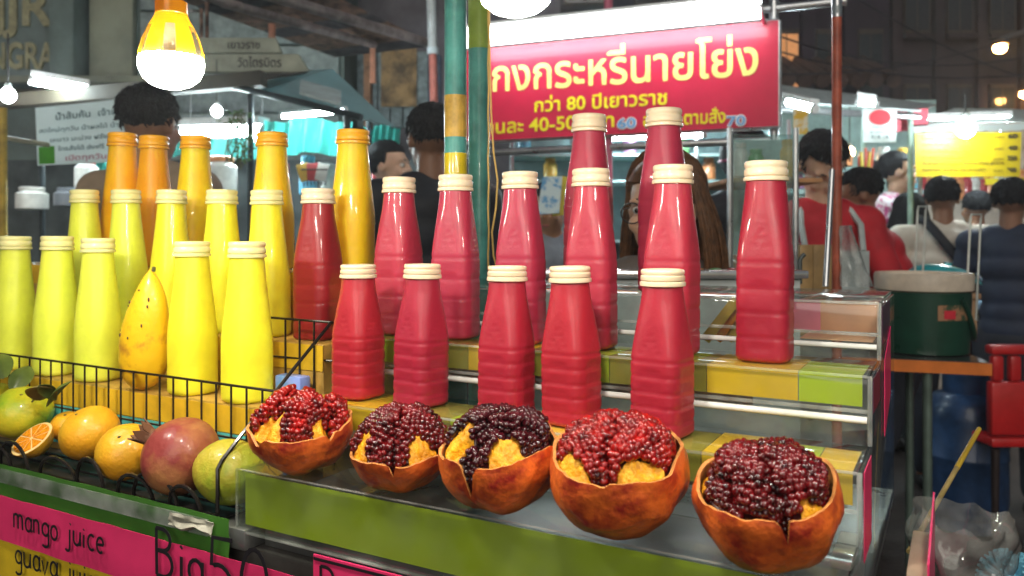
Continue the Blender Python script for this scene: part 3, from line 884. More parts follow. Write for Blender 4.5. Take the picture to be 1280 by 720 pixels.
# ------------------------------------------------------------------ cut pomegranates
mShell = M('cut_rind', (.80, .155, .022), .42, coat=.2, col2=(.32, .020, .012), thresh=(.38, .60), vscale=38, bump=.22, bscale=110)
mPith = M('yellow_pith', (.98, .36, .008), .5, var=.2, vscale=60, bump=.5, bscale=130, sss=.1)
mAril = {'dark': M('dark_arils', (.10, .002, .003), .16, coat=.55, var=.5, vscale=70, spec=.45), 'black': M('blackish_arils', (.035, .0015, .004), .16, coat=.55, var=.6, vscale=60, spec=.45),
         'red': M('red_arils', (.24, .005, .003), .16, coat=.5, var=.5, vscale=70, spec=.45)}
ICO_V, ICO_F = icos(2)
def pomegranate(px, v0, R, aril, label, cracks, piths, dome, tilt, rim, seed, spin=0.0, contact=None):
    """cracks: list of (angle, offset, width, depth) across the top; piths: list of (azimuth, width, inner reach)"""
    rd = random.Random(seed)
    u, Y = on_v(px, v0)
    lvl = -.2505
    # keep the fruit resting on the tray
    root = stall_empty('cut_pomegranate', (u, v0, lvl), label, 'fruit', 'pomegranates split open on the front tray')
    Rt = Matrix.Rotation(tilt[0], 3, 'X') @ Matrix.Rotation(tilt[1], 3, 'Y')
    C = Vector((0, 0, R * .93))
    def tr(p): return Rt @ p + C
    def crackdist(x, y):
        best = 9
        for (ang, off, wd, dp) in cracks:
            dx, dy = math.cos(ang), math.sin(ang)
            along = x * dx + y * dy
            d = abs(-x * dy + y * dx - off + .05 * math.sin(along * 9 + seed)) / wd
            best = min(best, d)
        return best
    # shell: outer skin, rolled rim, inner skin
    NA = 96; rows = 22
    def rimlat(th):
        z = rim + .08 * noise.noise(Vector((math.cos(th) * 1.6, math.sin(th) * 1.6, seed))) + .035 * noise.noise(Vector((math.cos(th) * 5, math.sin(th) * 5, seed))) + .012 * noise.noise(Vector((math.cos(th) * 13, math.sin(th) * 13, seed)))
        for (ang, off, wd, dp) in cracks:
            for s_ in (0, math.pi):
                a = ang + s_ + (-off if s_ else off)
                d = math.atan2(math.sin(th - a), math.cos(th - a))
                z -= dp * math.exp(-(d / (wd * .62)) ** 2)
        return z
    vs = []; fs = []
    zr = [rimlat(2 * math.pi * j / NA) for j in range(NA)]
    for shell_i, k_ in ((0, 1.0), (1, .95)):
        for i in range(rows + 1):
            t = i / rows
            for j in range(NA):
                th = 2 * math.pi * j / NA
                la = -math.pi / 2 + (math.asin(max(-.95, min(.95, zr[j]))) + math.pi / 2) * t
                b = 1 + .012 * noise.noise(Vector((math.cos(th) * math.cos(la), math.sin(th) * math.cos(la), math.sin(la))) * 7) + .026 * math.cos(5 * th + seed) * math.cos(la) + .05 * noise.noise(Vector((math.cos(th) * math.cos(la), math.sin(th) * math.cos(la), math.sin(la))) * 2.5 + Vector((seed, 0, 0)))
                rr_ = R * k_ * b
                vs.append(tr(Vector((rr_ * math.cos(la) * math.cos(th), rr_ * math.cos(la) * math.sin(th), rr_ * math.sin(la) * .95))))
    for s_ in (0, 1):
        o_ = s_ * (rows + 1) * NA
        for i in range(rows):
            for j in range(NA):
                fs.append((o_ + i * NA + j, o_ + i * NA + (j + 1) % NA, o_ + (i + 1) * NA + (j + 1) % NA, o_ + (i + 1) * NA + j))
    o1 = rows * NA; o2 = (rows + 1) * NA + rows * NA
    mbs = MB().add(vs, fs); mbs.m = 1
    k0 = len(mbs.v)
    mbs.f += [(o1 + j, o1 + (j + 1) % NA, o2 + (j + 1) % NA, o2 + j) for j in range(NA)]; mbs.mi += [1] * NA
    for i in range(rows * NA, 2 * rows * NA): mbs.mi[i] = 1
    mbs.build('rind', [mShell, M('rind_inside', (.62, .25, .07), .5, var=.2, vscale=60)], root, angle=70)
    # flesh under the seeds
    def top(x, y):
        q = min(1, math.hypot(x, y))
        z = rim * .9 + dome * (1 - q ** 2.4) + .08 * noise.noise(Vector((x * 2.6, y * 2.6, seed)))
        cd = crackdist(x, y)
        z -= .34 * math.exp(-cd * cd * 1.2)
        return z
    rmax = math.sqrt(max(.05, 1 - rim * rim)) * .935
    fl = MB().lathe([(max(.001, rmax * k / 14), 0) for k in range(15)], 48, cap=False)
    fl.v = [tr(Vector((p.x, p.y, top(p.x / rmax * .97, p.y / rmax * .97) - .17 + (-.25 if math.hypot(p.x, p.y) > rmax * .97 else 0))) * R) for p in fl.v]
    for p in fl.v:
        d_ = p - C
        if d_.length > .90 * R: p -= d_ * (1 - .90 * R / d_.length)
    fl.build('flesh', M('dark_flesh', (.07, .006, .008), .35, coat=.4, var=.3), root)
    # seeds
    ar = MB(); ra = .0036
    step = ra * 1.32 / R
    n = int(2.2 / step) + 1
    for i in range(-n, n + 1):
        for j in range(-n, n + 1):
            x = (i + .5 * (j % 2)) * step; y = j * step * .87
            x, y = x * math.cos(seed) - y * math.sin(seed), x * math.sin(seed) + y * math.cos(seed)
            x += rd.uniform(-.2, .2) * step; y += rd.uniform(-.2, .2) * step
            q = math.hypot(x, y)
            if q > rmax * 1.0: continue
            az = math.atan2(y, x)
            skip = False
            for (pa, pw, reach) in piths:
                d = abs(math.atan2(math.sin(az - pa), math.cos(az - pa)))
                if d < pw and q > rmax * (reach + .25 * (d / pw) ** 2): skip = True
            if skip: continue
            cd = crackdist(x / rmax, y / rmax)
            if cd < .35 and rd.random() < .85: continue
            z = top(x / rmax * .97, y / rmax * .97)
            # beads sit a little smaller towards the rim and spread as the dome steepens
            c = Vector((x, y, z)) * R
            if c.z < R * (rim + .1) and c.length > .85 * R: c *= .85 * R / c.length
            # outward direction of the dome
            e = .04
            nx = top((x - e) / rmax, y / rmax) - top((x + e) / rmax, y / rmax); ny = top(x / rmax, (y - e) / rmax) - top(x / rmax, (y + e) / rmax)
            nn = Vector((nx, ny, 2 * e)).normalized()
            s_ = ra * rd.uniform(.84, 1.12)
            Q = nn.to_track_quat('Z', 'Y').to_matrix() @ Matrix.Rotation(rd.uniform(0, 6.28), 3, 'Z')
            A = [tr(c + Q @ Vector((p.x * s_ * .9, p.y * s_ * 1.12, p.z * s_ * 1.3)) + nn * s_ * rd.uniform(-.16, .12)) for p in ICO_V]
            ar.add(A, ICO_F)
            # a second bead lower down where the slope is steep
            if nn.z < .75:
                c2 = c - Vector((0, 0, 1.5 * s_)) + Vector((nn.x, nn.y, 0)) * s_ * .3
                ar.add([tr(c2 + Q @ (p * s_)) for p in ICO_V], ICO_F)
    am = ar.mesh('arils', mAril[aril], angle=180) if False else None
    me = bpy.data.meshes.new('arils'); me.from_pydata([tuple(p) for p in ar.v], [], ar.f)
    me.materials.append(mAril[aril])
    for p in me.polygons: p.use_smooth = True
    tag(link('arils', me, root), kind='stuff')
    # ragged yellow pith where seeds were pulled away
    for (pa, pw, reach) in piths:
        pm = MB()
        def fn(a, b, pa=pa, pw=pw, reach=reach):
            az = pa + pw * (2 * a - 1) * 1.02
            q = rmax * ((reach - .03 + .22 * (2 * a - 1) ** 2) * (1 - b) + 1.0 * b)
            x, y = q * math.cos(az), q * math.sin(az)
            z = top(x / rmax * .97, y / rmax * .97) - .075 - .05 * b + .03 * noise.noise(Vector((x * 9, y * 9, seed))) + .035 * noise.noise(Vector((x * 40 * math.cos(az) + y * 9, x * 40 * math.sin(az), seed)))
            if b > .97 : z = rim - .12
            return tr(Vector((x, y, z)) * R)
        pm.grid(fn, 28, 14)
        pm.build('pith', mPith, root, angle=80)
    return root
PI = math.pi
# camera side of the fruit is azimuth -90 degrees
pomegranate(377, .642, .0545, 'red', 'open pomegranate hanging over the tray end by the wire rack, seeds in ragged clumps', [(1.45, .12, .17, .22), (-.3, .3, .10, .05), (2.4, -.5, .1, .16)], [(-1.70, .42, .38), (-2.85, .34, .5), (-.35, .25, .7)], .60, (.20, .08), .08, 11)
pomegranate(501, .645, .0510, 'dark', 'open pomegranate piled high with dark seeds, second along the tray', [(.2, .3, .07, .04), (1.9, -.12, .05, .26)], [(-2.05, .30, .60), (-.45, .32, .68)], .72, (.18, .02), -.08, 23)
pomegranate(625, .640, .0550, 'black', 'open pomegranate with blackish seeds and a deep split down its rind', [(-1.66, .04, .15, .62), (.5, -.42, .09, .05)], [(-2.25, .42, .42), (-.88, .34, .58)], .50, (.22, -.02), .26, 37)
pomegranate(772, .638, .0585, 'red', 'large open pomegranate with a rounded cap of bright red seeds and pale rim', [(-1.42, .02, .05, .07), (.9, .5, .05, .0)], [(-2.15, .52, .78), (-.80, .42, .72)], .40, (.29, .03), .33, 41)
pomegranate(959, .630, .0538, 'dark', 'largest open pomegranate at the corner of the tray, glossy dark red seeds', [(-1.15, .02, .06, .42), (2.2, .62, .08, .0)], [(-2.95, .30, .82), (-.62, .22, .82)], .42, (.33, -.04), .31, 53)

# ------------------------------------------------------------------ lamps hung over the stall
mDiff = lamp('bulb_diffuser', (1.0, .93, .78), BULB)
def amber_plastic():
    m = bpy.data.materials.new('amber_plastic'); m.use_nodes = True
    nt = m.node_tree; b = nt.nodes['Principled BSDF']; out = nt.nodes['Material Output']
    b.inputs['Base Color'].default_value = (.85, .42, .01, 1); b.inputs['Roughness'].default_value = .2
    b.inputs['Coat Weight'].default_value = .6
    tl = nt.nodes.new('ShaderNodeBsdfTranslucent'); tl.inputs[0].default_value = (.9, .45, .01, 1)
    mx = nt.nodes.new('ShaderNodeMixShader'); mx.inputs[0].default_value = .5
    nt.links.new(b.outputs[0], mx.inputs[1]); nt.links.new(tl.outputs[0], mx.inputs[2]); nt.links.new(mx.outputs[0], out.inputs[0])
    return m
mAmb = amber_plastic()
mClr = clear('bulb_clear', tint=(.95, .85, .55), dust=.12, gain=2.0)
def make_bulb(u, v, h, label):
    r = stall_empty('hanging_bulb', (u, v, h), label, 'light bulb', 'bulbs strung over the stall')
    r.scale = (.84, .84, .84)
    dome = [(.001, -.0005), (.010, 0), (.020, .0035), (.028, .010), (.0325, .020), (.0330, .027), (.0325, .032)]
    MB().lathe(dome, 40, cap=False).build('diffuser', mDiff, r)
    MB().lathe([(.0300, .0322), (.0300, .0332), (.002, .0336)], 40).build('light_baffle', M('bulb_baffle', (.5, .55, .55), .4), r)  # unseen disc added to keep most diffuser light out of the housing
    hs = [(.0328, .0338), (.0318, .040), (.0285, .052), (.0235, .064), (.0185, .073), (.0165, .0775)]
    mb = MB(); n = 48
    mb.lathe(hs, n, cap=False)
    for i in range(len(mb.f)):
        j = i % n; mb.mi[i] = 1 if (j % 8) in (1, 2, 3) and i < 3 * n else 0
    mb.build('housing', [mAmb, mClr], r)
    MB().lathe([(.0105, .034), (.0085, .055), (.0085, .078)], 16).build('core', M('bulb_core', (.55, .6, .62), .35), r)
    MB().lathe([(.0155, .078), (.0165, .079), (.0165, .091), (.0145, .0925), (.004, .094)], 24, rf=lambda r_, z, th: r_ * (1 + .02 * math.sin(12 * th))).build('socket', mAmb, r)
    MB().tube([(0, 0, .094), (.002, .001, .3), (0, 0, .75)], .0028, 8).build('cord', M('lamp_cord', (.5, .48, .42), .5), r)
    return r
make_bulb(-.616, .482, .1325, 'lit bulb with an amber ribbed housing hanging before the dark building')
make_bulb(-.276, .503, .158, 'lit bulb above the red bottles cut off by the top of the picture')
make_bulb(.064, .505, .16, 'lit bulb hung beyond the end of the clear stand')
make_bulb(-.956, .48, .135, 'lit bulb hung over the far end of the yellow bottles')
# the rail the bulbs hang from
rail = stall_empty('lamp_rail', (-.6, .495, .80), 'thin steel rail the bulbs hang from above the stall', 'rail')
MB().tube([(-2, 0, 0.07), (1.0, 0, .07)], .012, 10).build('rail_tube', M('steel_tube', (.35, .35, .35), .35, metal=.8), rail)

# ------------------------------------------------------------------ painted poles and wires behind the bottles
mTealP = M('teal_paint', (.075, .30, .27), .4, coat=.2, var=.22, vscale=18, bump=.1, bscale=60)
def pole(name, px, Y, wpx, h0, top, label, tapes, mat=mTealP, lean=0.0):
    x = (px - 640) / F * Y; r = wpx / F * Y / 2
    root = empty(name, (x, Y, h0), 0, label, 'pole')
    L = top - h0
    MB().tube([(0, 0, 0), (lean * L, 0, L)], r, 20).build('pole_tube', mat, root)
    for (y0, y1, mt, nm) in tapes:
        za = CH + (HY - y1) / F * Y - h0; zb = CH + (HY - y0) / F * Y - h0
        MB().tube([(lean * za, 0, za), (lean * zb, 0, zb)], r * 1.03, 20).build(nm, mt, root)
    return root
mTapeG = M('gold_tape', (.58, .36, .06), .35, coat=.4, var=.2, vscale=30)
mTapeY = M('yellow_tape', (.82, .62, .01), .35, coat=.4)
pole('stall_pole', 569.5, 1.22, 28, 0, 2.6, 'round green pole wrapped with gold and yellow tape', [(120, 172, mTapeG, 'gold_tape'), (192, 240, mTapeY, 'yellow_tape')])
pole('stall_pole', 599, 1.32, 27, 0, 2.6, 'plain blue green pole beside the taped pole', [(-60, 62, M('lime_tape', (.28, .42, .05), .4), 'lime_tape')])
mCord = M('yellow_cord', (.78, .52, .16), .45)
def cord(name, pts, r, mat, label):
    o = MB().tube(pts, r, 6).build(name, mat, None, pts[-1]); o.location = pts[-1]
    return tag(o, label, 'cord')
cord('yellow_cable', [PX(610 + (1 if i % 2 else 0) , y, 1.27) for i, y in enumerate(range(-40, 380, 30))], .0014, mCord, 'straight yellow cord running down beside the blue green pole')
cord('looped_cable', [PX(x, y, 1.25) for x, y in ((611, -40), (612, 60), (614, 140), (617, 190), (622, 225), (620, 260), (615, 290), (617, 320), (624, 345))], .0015, mCord, 'yellow cord bulging outwards below the red sign')

# ================================================================== background
def world_empty(name, p, label=None, cat=None, group=None):
    return empty(name, p, 0, label, cat, group)

class Thing:
    """a thing built straight in world coordinates: parts are stored relative to its base"""
    def __init__(self, name, base, label, cat, group=None):
        self.o = Vector(base); self.e = empty(name, self.o, 0, label, cat, group)
    def part(self, name, mb, mat, parent=None, **kw):
        return mb.build(name, mat, parent or self.e, self.o, **kw)

def quad_at(pixels, Ys):
    return [PX(p[0], p[1], y) for p, y in zip(pixels, Ys)]

def tube_light(a, b, r, mat, label, name='tube_light', housing=True, nrm=(0, 0, 1), group='fluorescent tubes over the stalls'):
    a = Vector(a); b = Vector(b)
    t = Thing(name, (a + b) / 2, label, 'light', group)
    t.part('tube', MB().tube([a, b], r, 12), mat)
    if housing:
        d = (b - a).normalized(); n = Vector(nrm)
        s = d.cross(n).normalized() * r * 1.6
        q = [a - s + n * r * 1.15, b - s + n * r * 1.15, b + s + n * r * 1.15, a + s + n * r * 1.15]
        t.part('batten', MB().slab(q, n, r * 1.4), M('batten_white', (.75, .77, .76), .4))
        for p in (a, b):
            t.part('end_cap', MB().tube([p - d * .012, p + d * .012], r * 1.18, 10), M('end_cap_white', (.7, .7, .7), .4))
    return t

mCool = lamp('cool_tube', (.80, .97, 1.0), TUBE)
mCoolB = lamp('cool_bulb', (.88, .98, 1.0), TUBE * 1.3)
mWarmS = lamp('sodium_lamp', (1.0, .50, .14), 60)

# ------------------------------------------------------------------ red shop sign
Yl, Yr = 3.72, 3.18
sg = Thing('shop_sign', PX(775, 170, 3.45), 'long red sign with yellow and white Thai lettering over the bottles', 'sign')
p00 = PX(572, 177, Yl); p10 = PX(973, 158, Yr); p11 = PX(973, 27, Yr); p01 = PX(572, 62.5, Yl)
p01.z = p11.z = (p01.z + p11.z) / 2; p00.z = p10.z = (p00.z + p10.z) / 2
sR = (p10 - p00); sR.z = 0; sL = sR.length; sR.normalize(); sU = Vector((0, 0, 1)); sN = sR.cross(sU)
sH = p11.z - p10.z
mRedS = M('sign_red', (.55, .014, .055), .35, coat=.3, var=.07, vscale=4)
sg.part('board', MB().slab([p00, p10, p11, p01], -sN, .02), mRedS)
mFrame = M('aluminium', (.62, .64, .66), .3, metal=.9)
for a, b in ((p10, p11), (p00, p10), (p01, p11)):
    sg.part('frame', MB().tube([a - sN * .012, b - sN * .012], .012, 8), mFrame)
mLetY = M('letter_yellow', (.90, .72, .02), .4)
mLetW = M('letter_cream', (.95, .78, .22), .4)
mLetB = M('letter_blue', (.14, .34, .62), .4)
mLetP = M('letter_pale', (.85, .85, .80), .4)
si = Matrix.Translation(sg.o).inverted()
def sign_pt(px, py):
    """point on the sign plane seen in column px at row py"""
    d = Vector(((px - 640) / F, 1, (HY - py) / F)); c = Vector((0, 0, CH))
    t = (p00 - c).dot(sN) / d.dot(sN)
    return c + d * t
def sign_line(body, x0, x1, y0, y1, mat, h_px, bold=.02):
    a = sign_pt(x0, y0); b = sign_pt(x1, y1)
    d = b - a
    hh = h_px / F * (a.y + b.y) / 2
    return lettering(body, mat, sg.e, a, d, sU, width=d.length, height=hh, bold=bold, proud=.002, parent_inv=si)
sign_line('แกงกระหรี่นายโย่ง', 592, 948, 116, 93, mLetW, 41, .016)
sign_line('กว่า 80 ปีเยาวราช', 668, 834, 140, 130, mLetY, 17, .025)
sign_line('จานละ 40-50 บาท', 597, 768, 168, 158.5, mLetY, 17, .025)
sign_line('60', 771, 796, 161, 159.5, mLetP, 13, .075)
o = sign_line('60', 772, 795, 160.5, 159, mLetB, 12, .02); 
for vv in o.data.vertices: vv.co += sN * .002
sign_line('อาหาร ตามสั่ง', 804, 907, 158, 153, mLetY, 16, .025)
sign_line('70', 908, 933, 158, 156.5, mLetP, 13, .075)
o = sign_line('70', 909, 932, 157.5, 156, mLetB, 12, .02)
for vv in o.data.vertices: vv.co += sN * .002
# two bare tubes on a white reflector board over the sign
fx = Thing('sign_lamp', PX(790, 30, 3.3), 'glaring white strip lamp mounted over the red sign', 'light')
la = sign_pt(596, 47) + sN * .15; lb = sign_pt(955, 13) + sN * .15
lb.z = la.z = p11.z - .005
mSignT = lamp('sign_tube', (.92, .98, 1.0), SIGNT)
fx.part('tube', MB().tube([la, lb], .021, 14), mSignT)
fx.part('tube', MB().tube([la + Vector((0, 0, .046)) - sN * .02, lb + Vector((0, 0, .046)) - sN * .02], .021, 14), mSignT)
fx.part('reflector', MB().slab([la - sN * .10 + Vector((0, 0, .02)), lb - sN * .10 + Vector((0, 0, .02)), lb + Vector((0, 0, .07)), la + Vector((0, 0, .07))], Vector((0, 0, 1)), .012), M('reflector_white', (.85, .87, .86), .35))
for p in (la, lb):
    fx.part('bracket', MB().tube([p - sN * .145, p - sN * .10, p + Vector((0, 0, .03))], .008, 8), mFrame)
# stall frame carrying the sign
fr = Thing('sign_scaffold', (p00.x, p00.y, 0), 'steel tube frame behind the red sign', 'frame')
for t_ in (.04, .5, .985):
    q = p00 + sR * sL * t_ - sN * .045
    fr.part('upright', MB().tube([(q.x, q.y, 0.02), (q.x, q.y, 2.5)], .019, 12), M('pink_paint', (.55, .12, .2), .4) if t_ == .5 else mFrame)
fr.part('crossbar', MB().tube([p01 - sN * .045 + Vector((0, 0, .06)), p11 - sN * .045 + Vector((0, 0, .06)) + sR * .25], .016, 10), mFrame)
fr.part('crossbar', MB().tube([p00 - sN * .045 - Vector((0, 0, .05)), p10 - sN * .045 - Vector((0, 0, .05))], .016, 10), mFrame)

# ------------------------------------------------------------------ buildings
mWallG = M('grey_green_plaster', (.11, .15, .14), .8, var=.28, vscale=1.6, bump=.3, bscale=12)
mWallT = M('stained_plaster', (.17, .18, .13), .8, var=.3, vscale=1.2, bump=.3, bscale=10)
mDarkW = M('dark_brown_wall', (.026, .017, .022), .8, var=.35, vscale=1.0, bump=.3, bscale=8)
mBrick = M('ochre_wall', (.22, .13, .07), .8, var=.3, vscale=1.4)
mGlassD = M('dark_glass', (.02, .025, .03), .1, spec=.8)
mWood = M('weathered_wood', (.05, .036, .026), .7, var=.3, vscale=6)
mRust = M('rusty_steel', (.20, .12, .09), .6, metal=.4, var=.4, vscale=14)
YB = 7.6
def wallbox(t, name, x0, x1, y0, y1, z0, z1, mat, **kw):
    return t.part(name, MB().box((x0, y0, z0), (x1, y1, z1)), mat, **kw)
def bx(px, Y=YB): return (px - 640) / F * Y
def bz(py, Y=YB): return CH + (HY - py) / F * Y
b1 = Thing('shophouse', (-3.5, YB + 2, 0), 'grey green shophouse with raised lettering behind the yellow bottles', 'building')
wallbox(b1, 'wall', bx(-260), bx(430), YB, YB + 4, 0.01, 7.5, mWallG)
wallbox(b1, 'sign_panel', bx(-200), bx(82), YB - .16, YB - .002, bz(104), bz(-60), M('sign_plaster', (.14, .185, .175), .8, var=.2, vscale=2))
wallbox(b1, 'pillar', bx(84), bx(113), YB - .30, YB - .003, .01, 7.4, mWallG, bevel=.01)
wallbox(b1, 'pillar', bx(118), bx(172), YB - .10, YB - .003, .01, 7.4, mWallT, bevel=.01)
wallbox(b1, 'pillar', bx(-190), bx(-160), YB - .30, YB - .003, .01, 7.4, mWallG, bevel=.01)
wallbox(b1, 'cornice', bx(-220), bx(330), YB - .36, YB - .305, bz(112), bz(104), mWallT)
mLetR = M('raised_letter', (.27, .25, .13), .6, var=.2)
ib1 = Matrix.Translation(b1.o).inverted()
def raised(body, x0, x1, y, h_px):
    a = Vector((bx(x0), YB - .16, bz(y))); 
    o = lettering(body, mLetR, b1.e, a, (1, 0, 0), (0, 0, 1), width=bx(x1) - bx(x0), height=h_px / F * YB, bold=.03, proud=.02, parent_inv=ib1)
    sm = o.modifiers.new('depth', 'SOLIDIFY'); sm.thickness = .05
raised('JJR', 2, 78, 37, 46); raised('NGRA', 1, 82, 90, 32)
for k in range(7):
    wallbox(b1, 'shutter_slat', bx(178), bx(425), YB - .05, YB - .004, bz(268) + k * .32, bz(268) + k * .32 + .30, M('shutter_grey', (.2, .25, .25), .6, metal=.3, var=.2), bevel=.01)
for (x0, x1, y0, y1) in ((200, 250, -20, 30), (270, 320, -30, 20), (345, 395, -40, 10)):
    f_ = wallbox(b1, 'window', bx(x0), bx(x1), YB - .04, YB - .005, bz(y1), bz(y0), mWood, bevel=.008)
    wallbox(b1, 'pane', bx(x0) + .05, bx(x1) - .05, YB - .046, YB - .041, bz(y1) + .05, bz(y0) - .05, mGlassD, parent=f_)
# middle building at the alley mouth
b2 = Thing('alley_building', (bx(490, 8.2), 9, 0), 'dark brown alley wall with an ochre mural patch beside the green pole', 'building')
Y2 = 8.3
wallbox(b2, 'wall', bx(395, Y2), bx(700, Y2), Y2, Y2 + 3, .01, 7.5, M('alley_wall', (.11, .105, .125), .8, var=.4, vscale=1.2))
for k in range(9):
    wallbox(b2, 'shutter_slat', bx(395, Y2) + k * .13, bx(395, Y2) + k * .13 + .12, Y2 - .06, Y2 - .003, bz(160, Y2), bz(66, Y2), M('blue_grey_shutter', (.17, .23, .25), .6, var=.25), bevel=.01)
wallbox(b2, 'pillar', bx(459, Y2), bx(467, Y2), Y2 - .2, Y2 - .01, .01, bz(62, Y2), M('orange_pillar', (.34, .18, .10), .7, var=.25))
mur = MB().grid(lambda a, b: Vector((bx(478 + 44 * a, Y2), Y2 - .08 - .05 * abs(noise.noise(Vector((a * 4, b * 4, 2)))), bz(135 - 75 * b, Y2))), 16, 20)
b2.part('mural', mur, M('ochre_mural', (.36, .24, .11), .7, col2=(.10, .07, .04), thresh=(.35, .6), vscale=6))
wallbox(b2, 'door', bx(520, Y2), bx(552, Y2), Y2 - .05, Y2 - .004, .02, bz(70, Y2), M('blue_door', (.03, .055, .10), .5, var=.3), bevel=.01)
for (x0, x1, y0, y1) in ((565, 610, 40, 90), (640, 680, 60, 110)):
    f_ = wallbox(b2, 'window', bx(x0, Y2), bx(x1, Y2), Y2 - .05, Y2 - .004, bz(y1, Y2), bz(y0, Y2), mWood, bevel=.01)
    wallbox(b2, 'pane', bx(x0, Y2) + .05, bx(x1, Y2) - .05, Y2 - .058, Y2 - .052, bz(y1, Y2) + .05, bz(y0, Y2) - .05, mGlassD, parent=f_)
# right-hand dark buildings
def far_block(name, label, px0, px1, Y, ptop, mat, cols, rows, lit=(), eave=None):
    t = Thing(name, (bx((px0 + px1) / 2, Y), Y + 2, 0), label, 'building')
    x0, x1 = bx(px0, Y), bx(px1, Y); zt = bz(ptop, Y)
    wallbox(t, 'wall', x0, x1, Y, Y + 5, .01, zt, mat)
    wallbox(t, 'parapet', x0 - .15, x1 + .15, Y - .2, Y - .005, zt - .3, zt + .25, mat, bevel=.02)
    w = (x1 - x0) / cols
    for i in range(cols):
        wallbox(t, 'pilaster', x0 + i * w - .1, x0 + i * w + .1, Y - .14, Y - .004, .02, zt - .305, mat, bevel=.02)
        for j in range(rows):
            z0 = 3.0 + j * 2.6
            if z0 + 1.6 > zt - .3: continue
            f_ = wallbox(t, 'window', x0 + i * w + w * .2, x0 + i * w + w * .8, Y - .08, Y - .005, z0, z0 + 1.55, mWood, bevel=.01)
            lm = M('dim_lit_pane', (.3, .15, .06), .3, emis=(1, .42, .15), estr=.35) if (i, j) in lit else mGlassD
            for s_ in (0, 1):
                xa = x0 + i * w + w * (.22 + .29 * s_)
                wallbox(t, 'pane', xa, xa + w * .26, Y - .09, Y - .082, z0 + .08, z0 + 1.47, lm, parent=f_)
            wallbox(t, 'window_sill', x0 + i * w + w * .16, x0 + i * w + w * .84, Y - .2, Y - .082, z0 - .1, z0 - .005, mat)
    if eave:
        for k in range(int((x1 - x0) / .25)):
            t.part('roof_tile', MB().tube([(x0 + k * .25, Y - .01, bz(eave, Y) + .5), (x0 + k * .25, Y - 1.1, bz(eave, Y))], .11, 8), M('roof_clay', (.08, .045, .035), .7, var=.3, vscale=4))
    return t
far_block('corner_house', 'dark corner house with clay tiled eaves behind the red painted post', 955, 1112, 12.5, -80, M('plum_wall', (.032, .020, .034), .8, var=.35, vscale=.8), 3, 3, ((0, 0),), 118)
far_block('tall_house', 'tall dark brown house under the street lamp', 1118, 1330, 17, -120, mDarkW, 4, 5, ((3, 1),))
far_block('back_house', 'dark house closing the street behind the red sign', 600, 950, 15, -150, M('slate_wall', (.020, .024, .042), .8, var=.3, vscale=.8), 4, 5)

# wooden street name boards on the shophouse
def name_board(px0, px1, y0, y1, tip, body, label, tx0, tx1):
    Y = 5.2
    t = Thing('street_board', PX((px0 + px1) / 2, y1, Y), label, 'sign')
    pl = [PX(px0, y1, Y), PX(px1 + tip, y1, Y), PX(px1, y0, Y), PX(px0, y0, Y)]
    t.part('board', MB().prism(pl, (0, .04, 0)), M('pale_board', (.30, .32, .25), .6, var=.2, vscale=5), bevel=.004)
    hh = (y1 - y0) * .5 / F * Y
    lettering(body, mInk, t.e, PX(tx0, y1 - (y1 - y0) * .28, Y), (1, 0, 0), (0, 0, 1), width=(tx1 - tx0) / F * Y, height=hh, bold=.015, proud=.004, parent_inv=Matrix.Translation(t.o).inverted())
    t.part('hanger', MB().tube([PX(px0 + 20, y0, Y) + Vector((0, .05, 0)), PX(px0 + 20, y0 - 60, Y) + Vector((0, .05, 0))], .012, 6), mRust)
name_board(228, 373, 67.5, 90, 14, 'วัดไตรมิตร', 'pale arrow board lettered with Thai temple name above the canopy', 297, 352)
name_board(235, 344, 47, 66, 8, 'เยาวราช', 'fainter pale arrow board hung above the Thai temple board', 285, 325)

# rusty awning and pipes overhead
aw = Thing('overhead_awning', PX(380, 40, 5.6), 'dark rusty awning with pipes high over the street boards', 'awning')
A = [PX(140, -30, 5.0), PX(300, -60, 5.0), PX(545, 58, 6.4), PX(420, 72, 7.0)]
for k in range(10):
    t0, t1 = k / 10, (k + .94) / 10
    q = [A[0].lerp(A[3], t0), A[1].lerp(A[2], t0), A[1].lerp(A[2], t1), A[0].lerp(A[3], t1)]
    aw.part('roof_sheet', MB().slab(q, (0, 0, 1), .012), mRust if k % 3 else M('dark_sheet', (.06, .055, .06), .7, var=.4))
for (a, b, ya, yb, r) in (((278, 3), (468, 56), 4.9, 6.3, .03), ((330, -8), (536, 54), 4.8, 6.2, .035), ((255, -5), (300, 8), 4.8, 5.0, .028)):
    aw.part('pipe', MB().tube([PX(a[0], a[1], ya), PX(b[0], b[1], yb)], r, 10), M('grey_pipe', (.34, .28, .27), .45, metal=.3, var=.25))
for x, y, Y in ((466, 58, 6.3), (340, 30, 5.5)):
    aw.part('hanger', MB().tube([PX(x, y, Y), PX(x, y + 46, Y)], .025, 8), M('orange_pipe', (.5, .22, .14), .5))
# white drain pipe
dp = Thing('drain_pipe', PX(545, 145, 6.0), 'pale drain pipe with a red lower length beside the taped pole', 'pipe')
dp.part('upper_pipe', MB().tube([PX(538, -30, 6), PX(541, 62, 6)], .036, 10), M('pale_pipe', (.55, .6, .62), .4))
dp.part('lower_pipe', MB().tube([PX(541, 64, 6), PX(546, 300, 6)], .03, 10), M('red_pipe', (.5, .16, .13), .4))
dp.part('collar', MB().tube([PX(540.8, 60, 6), PX(541.2, 68, 6)], .045, 10), M('collar', (.6, .7, .75), .4))

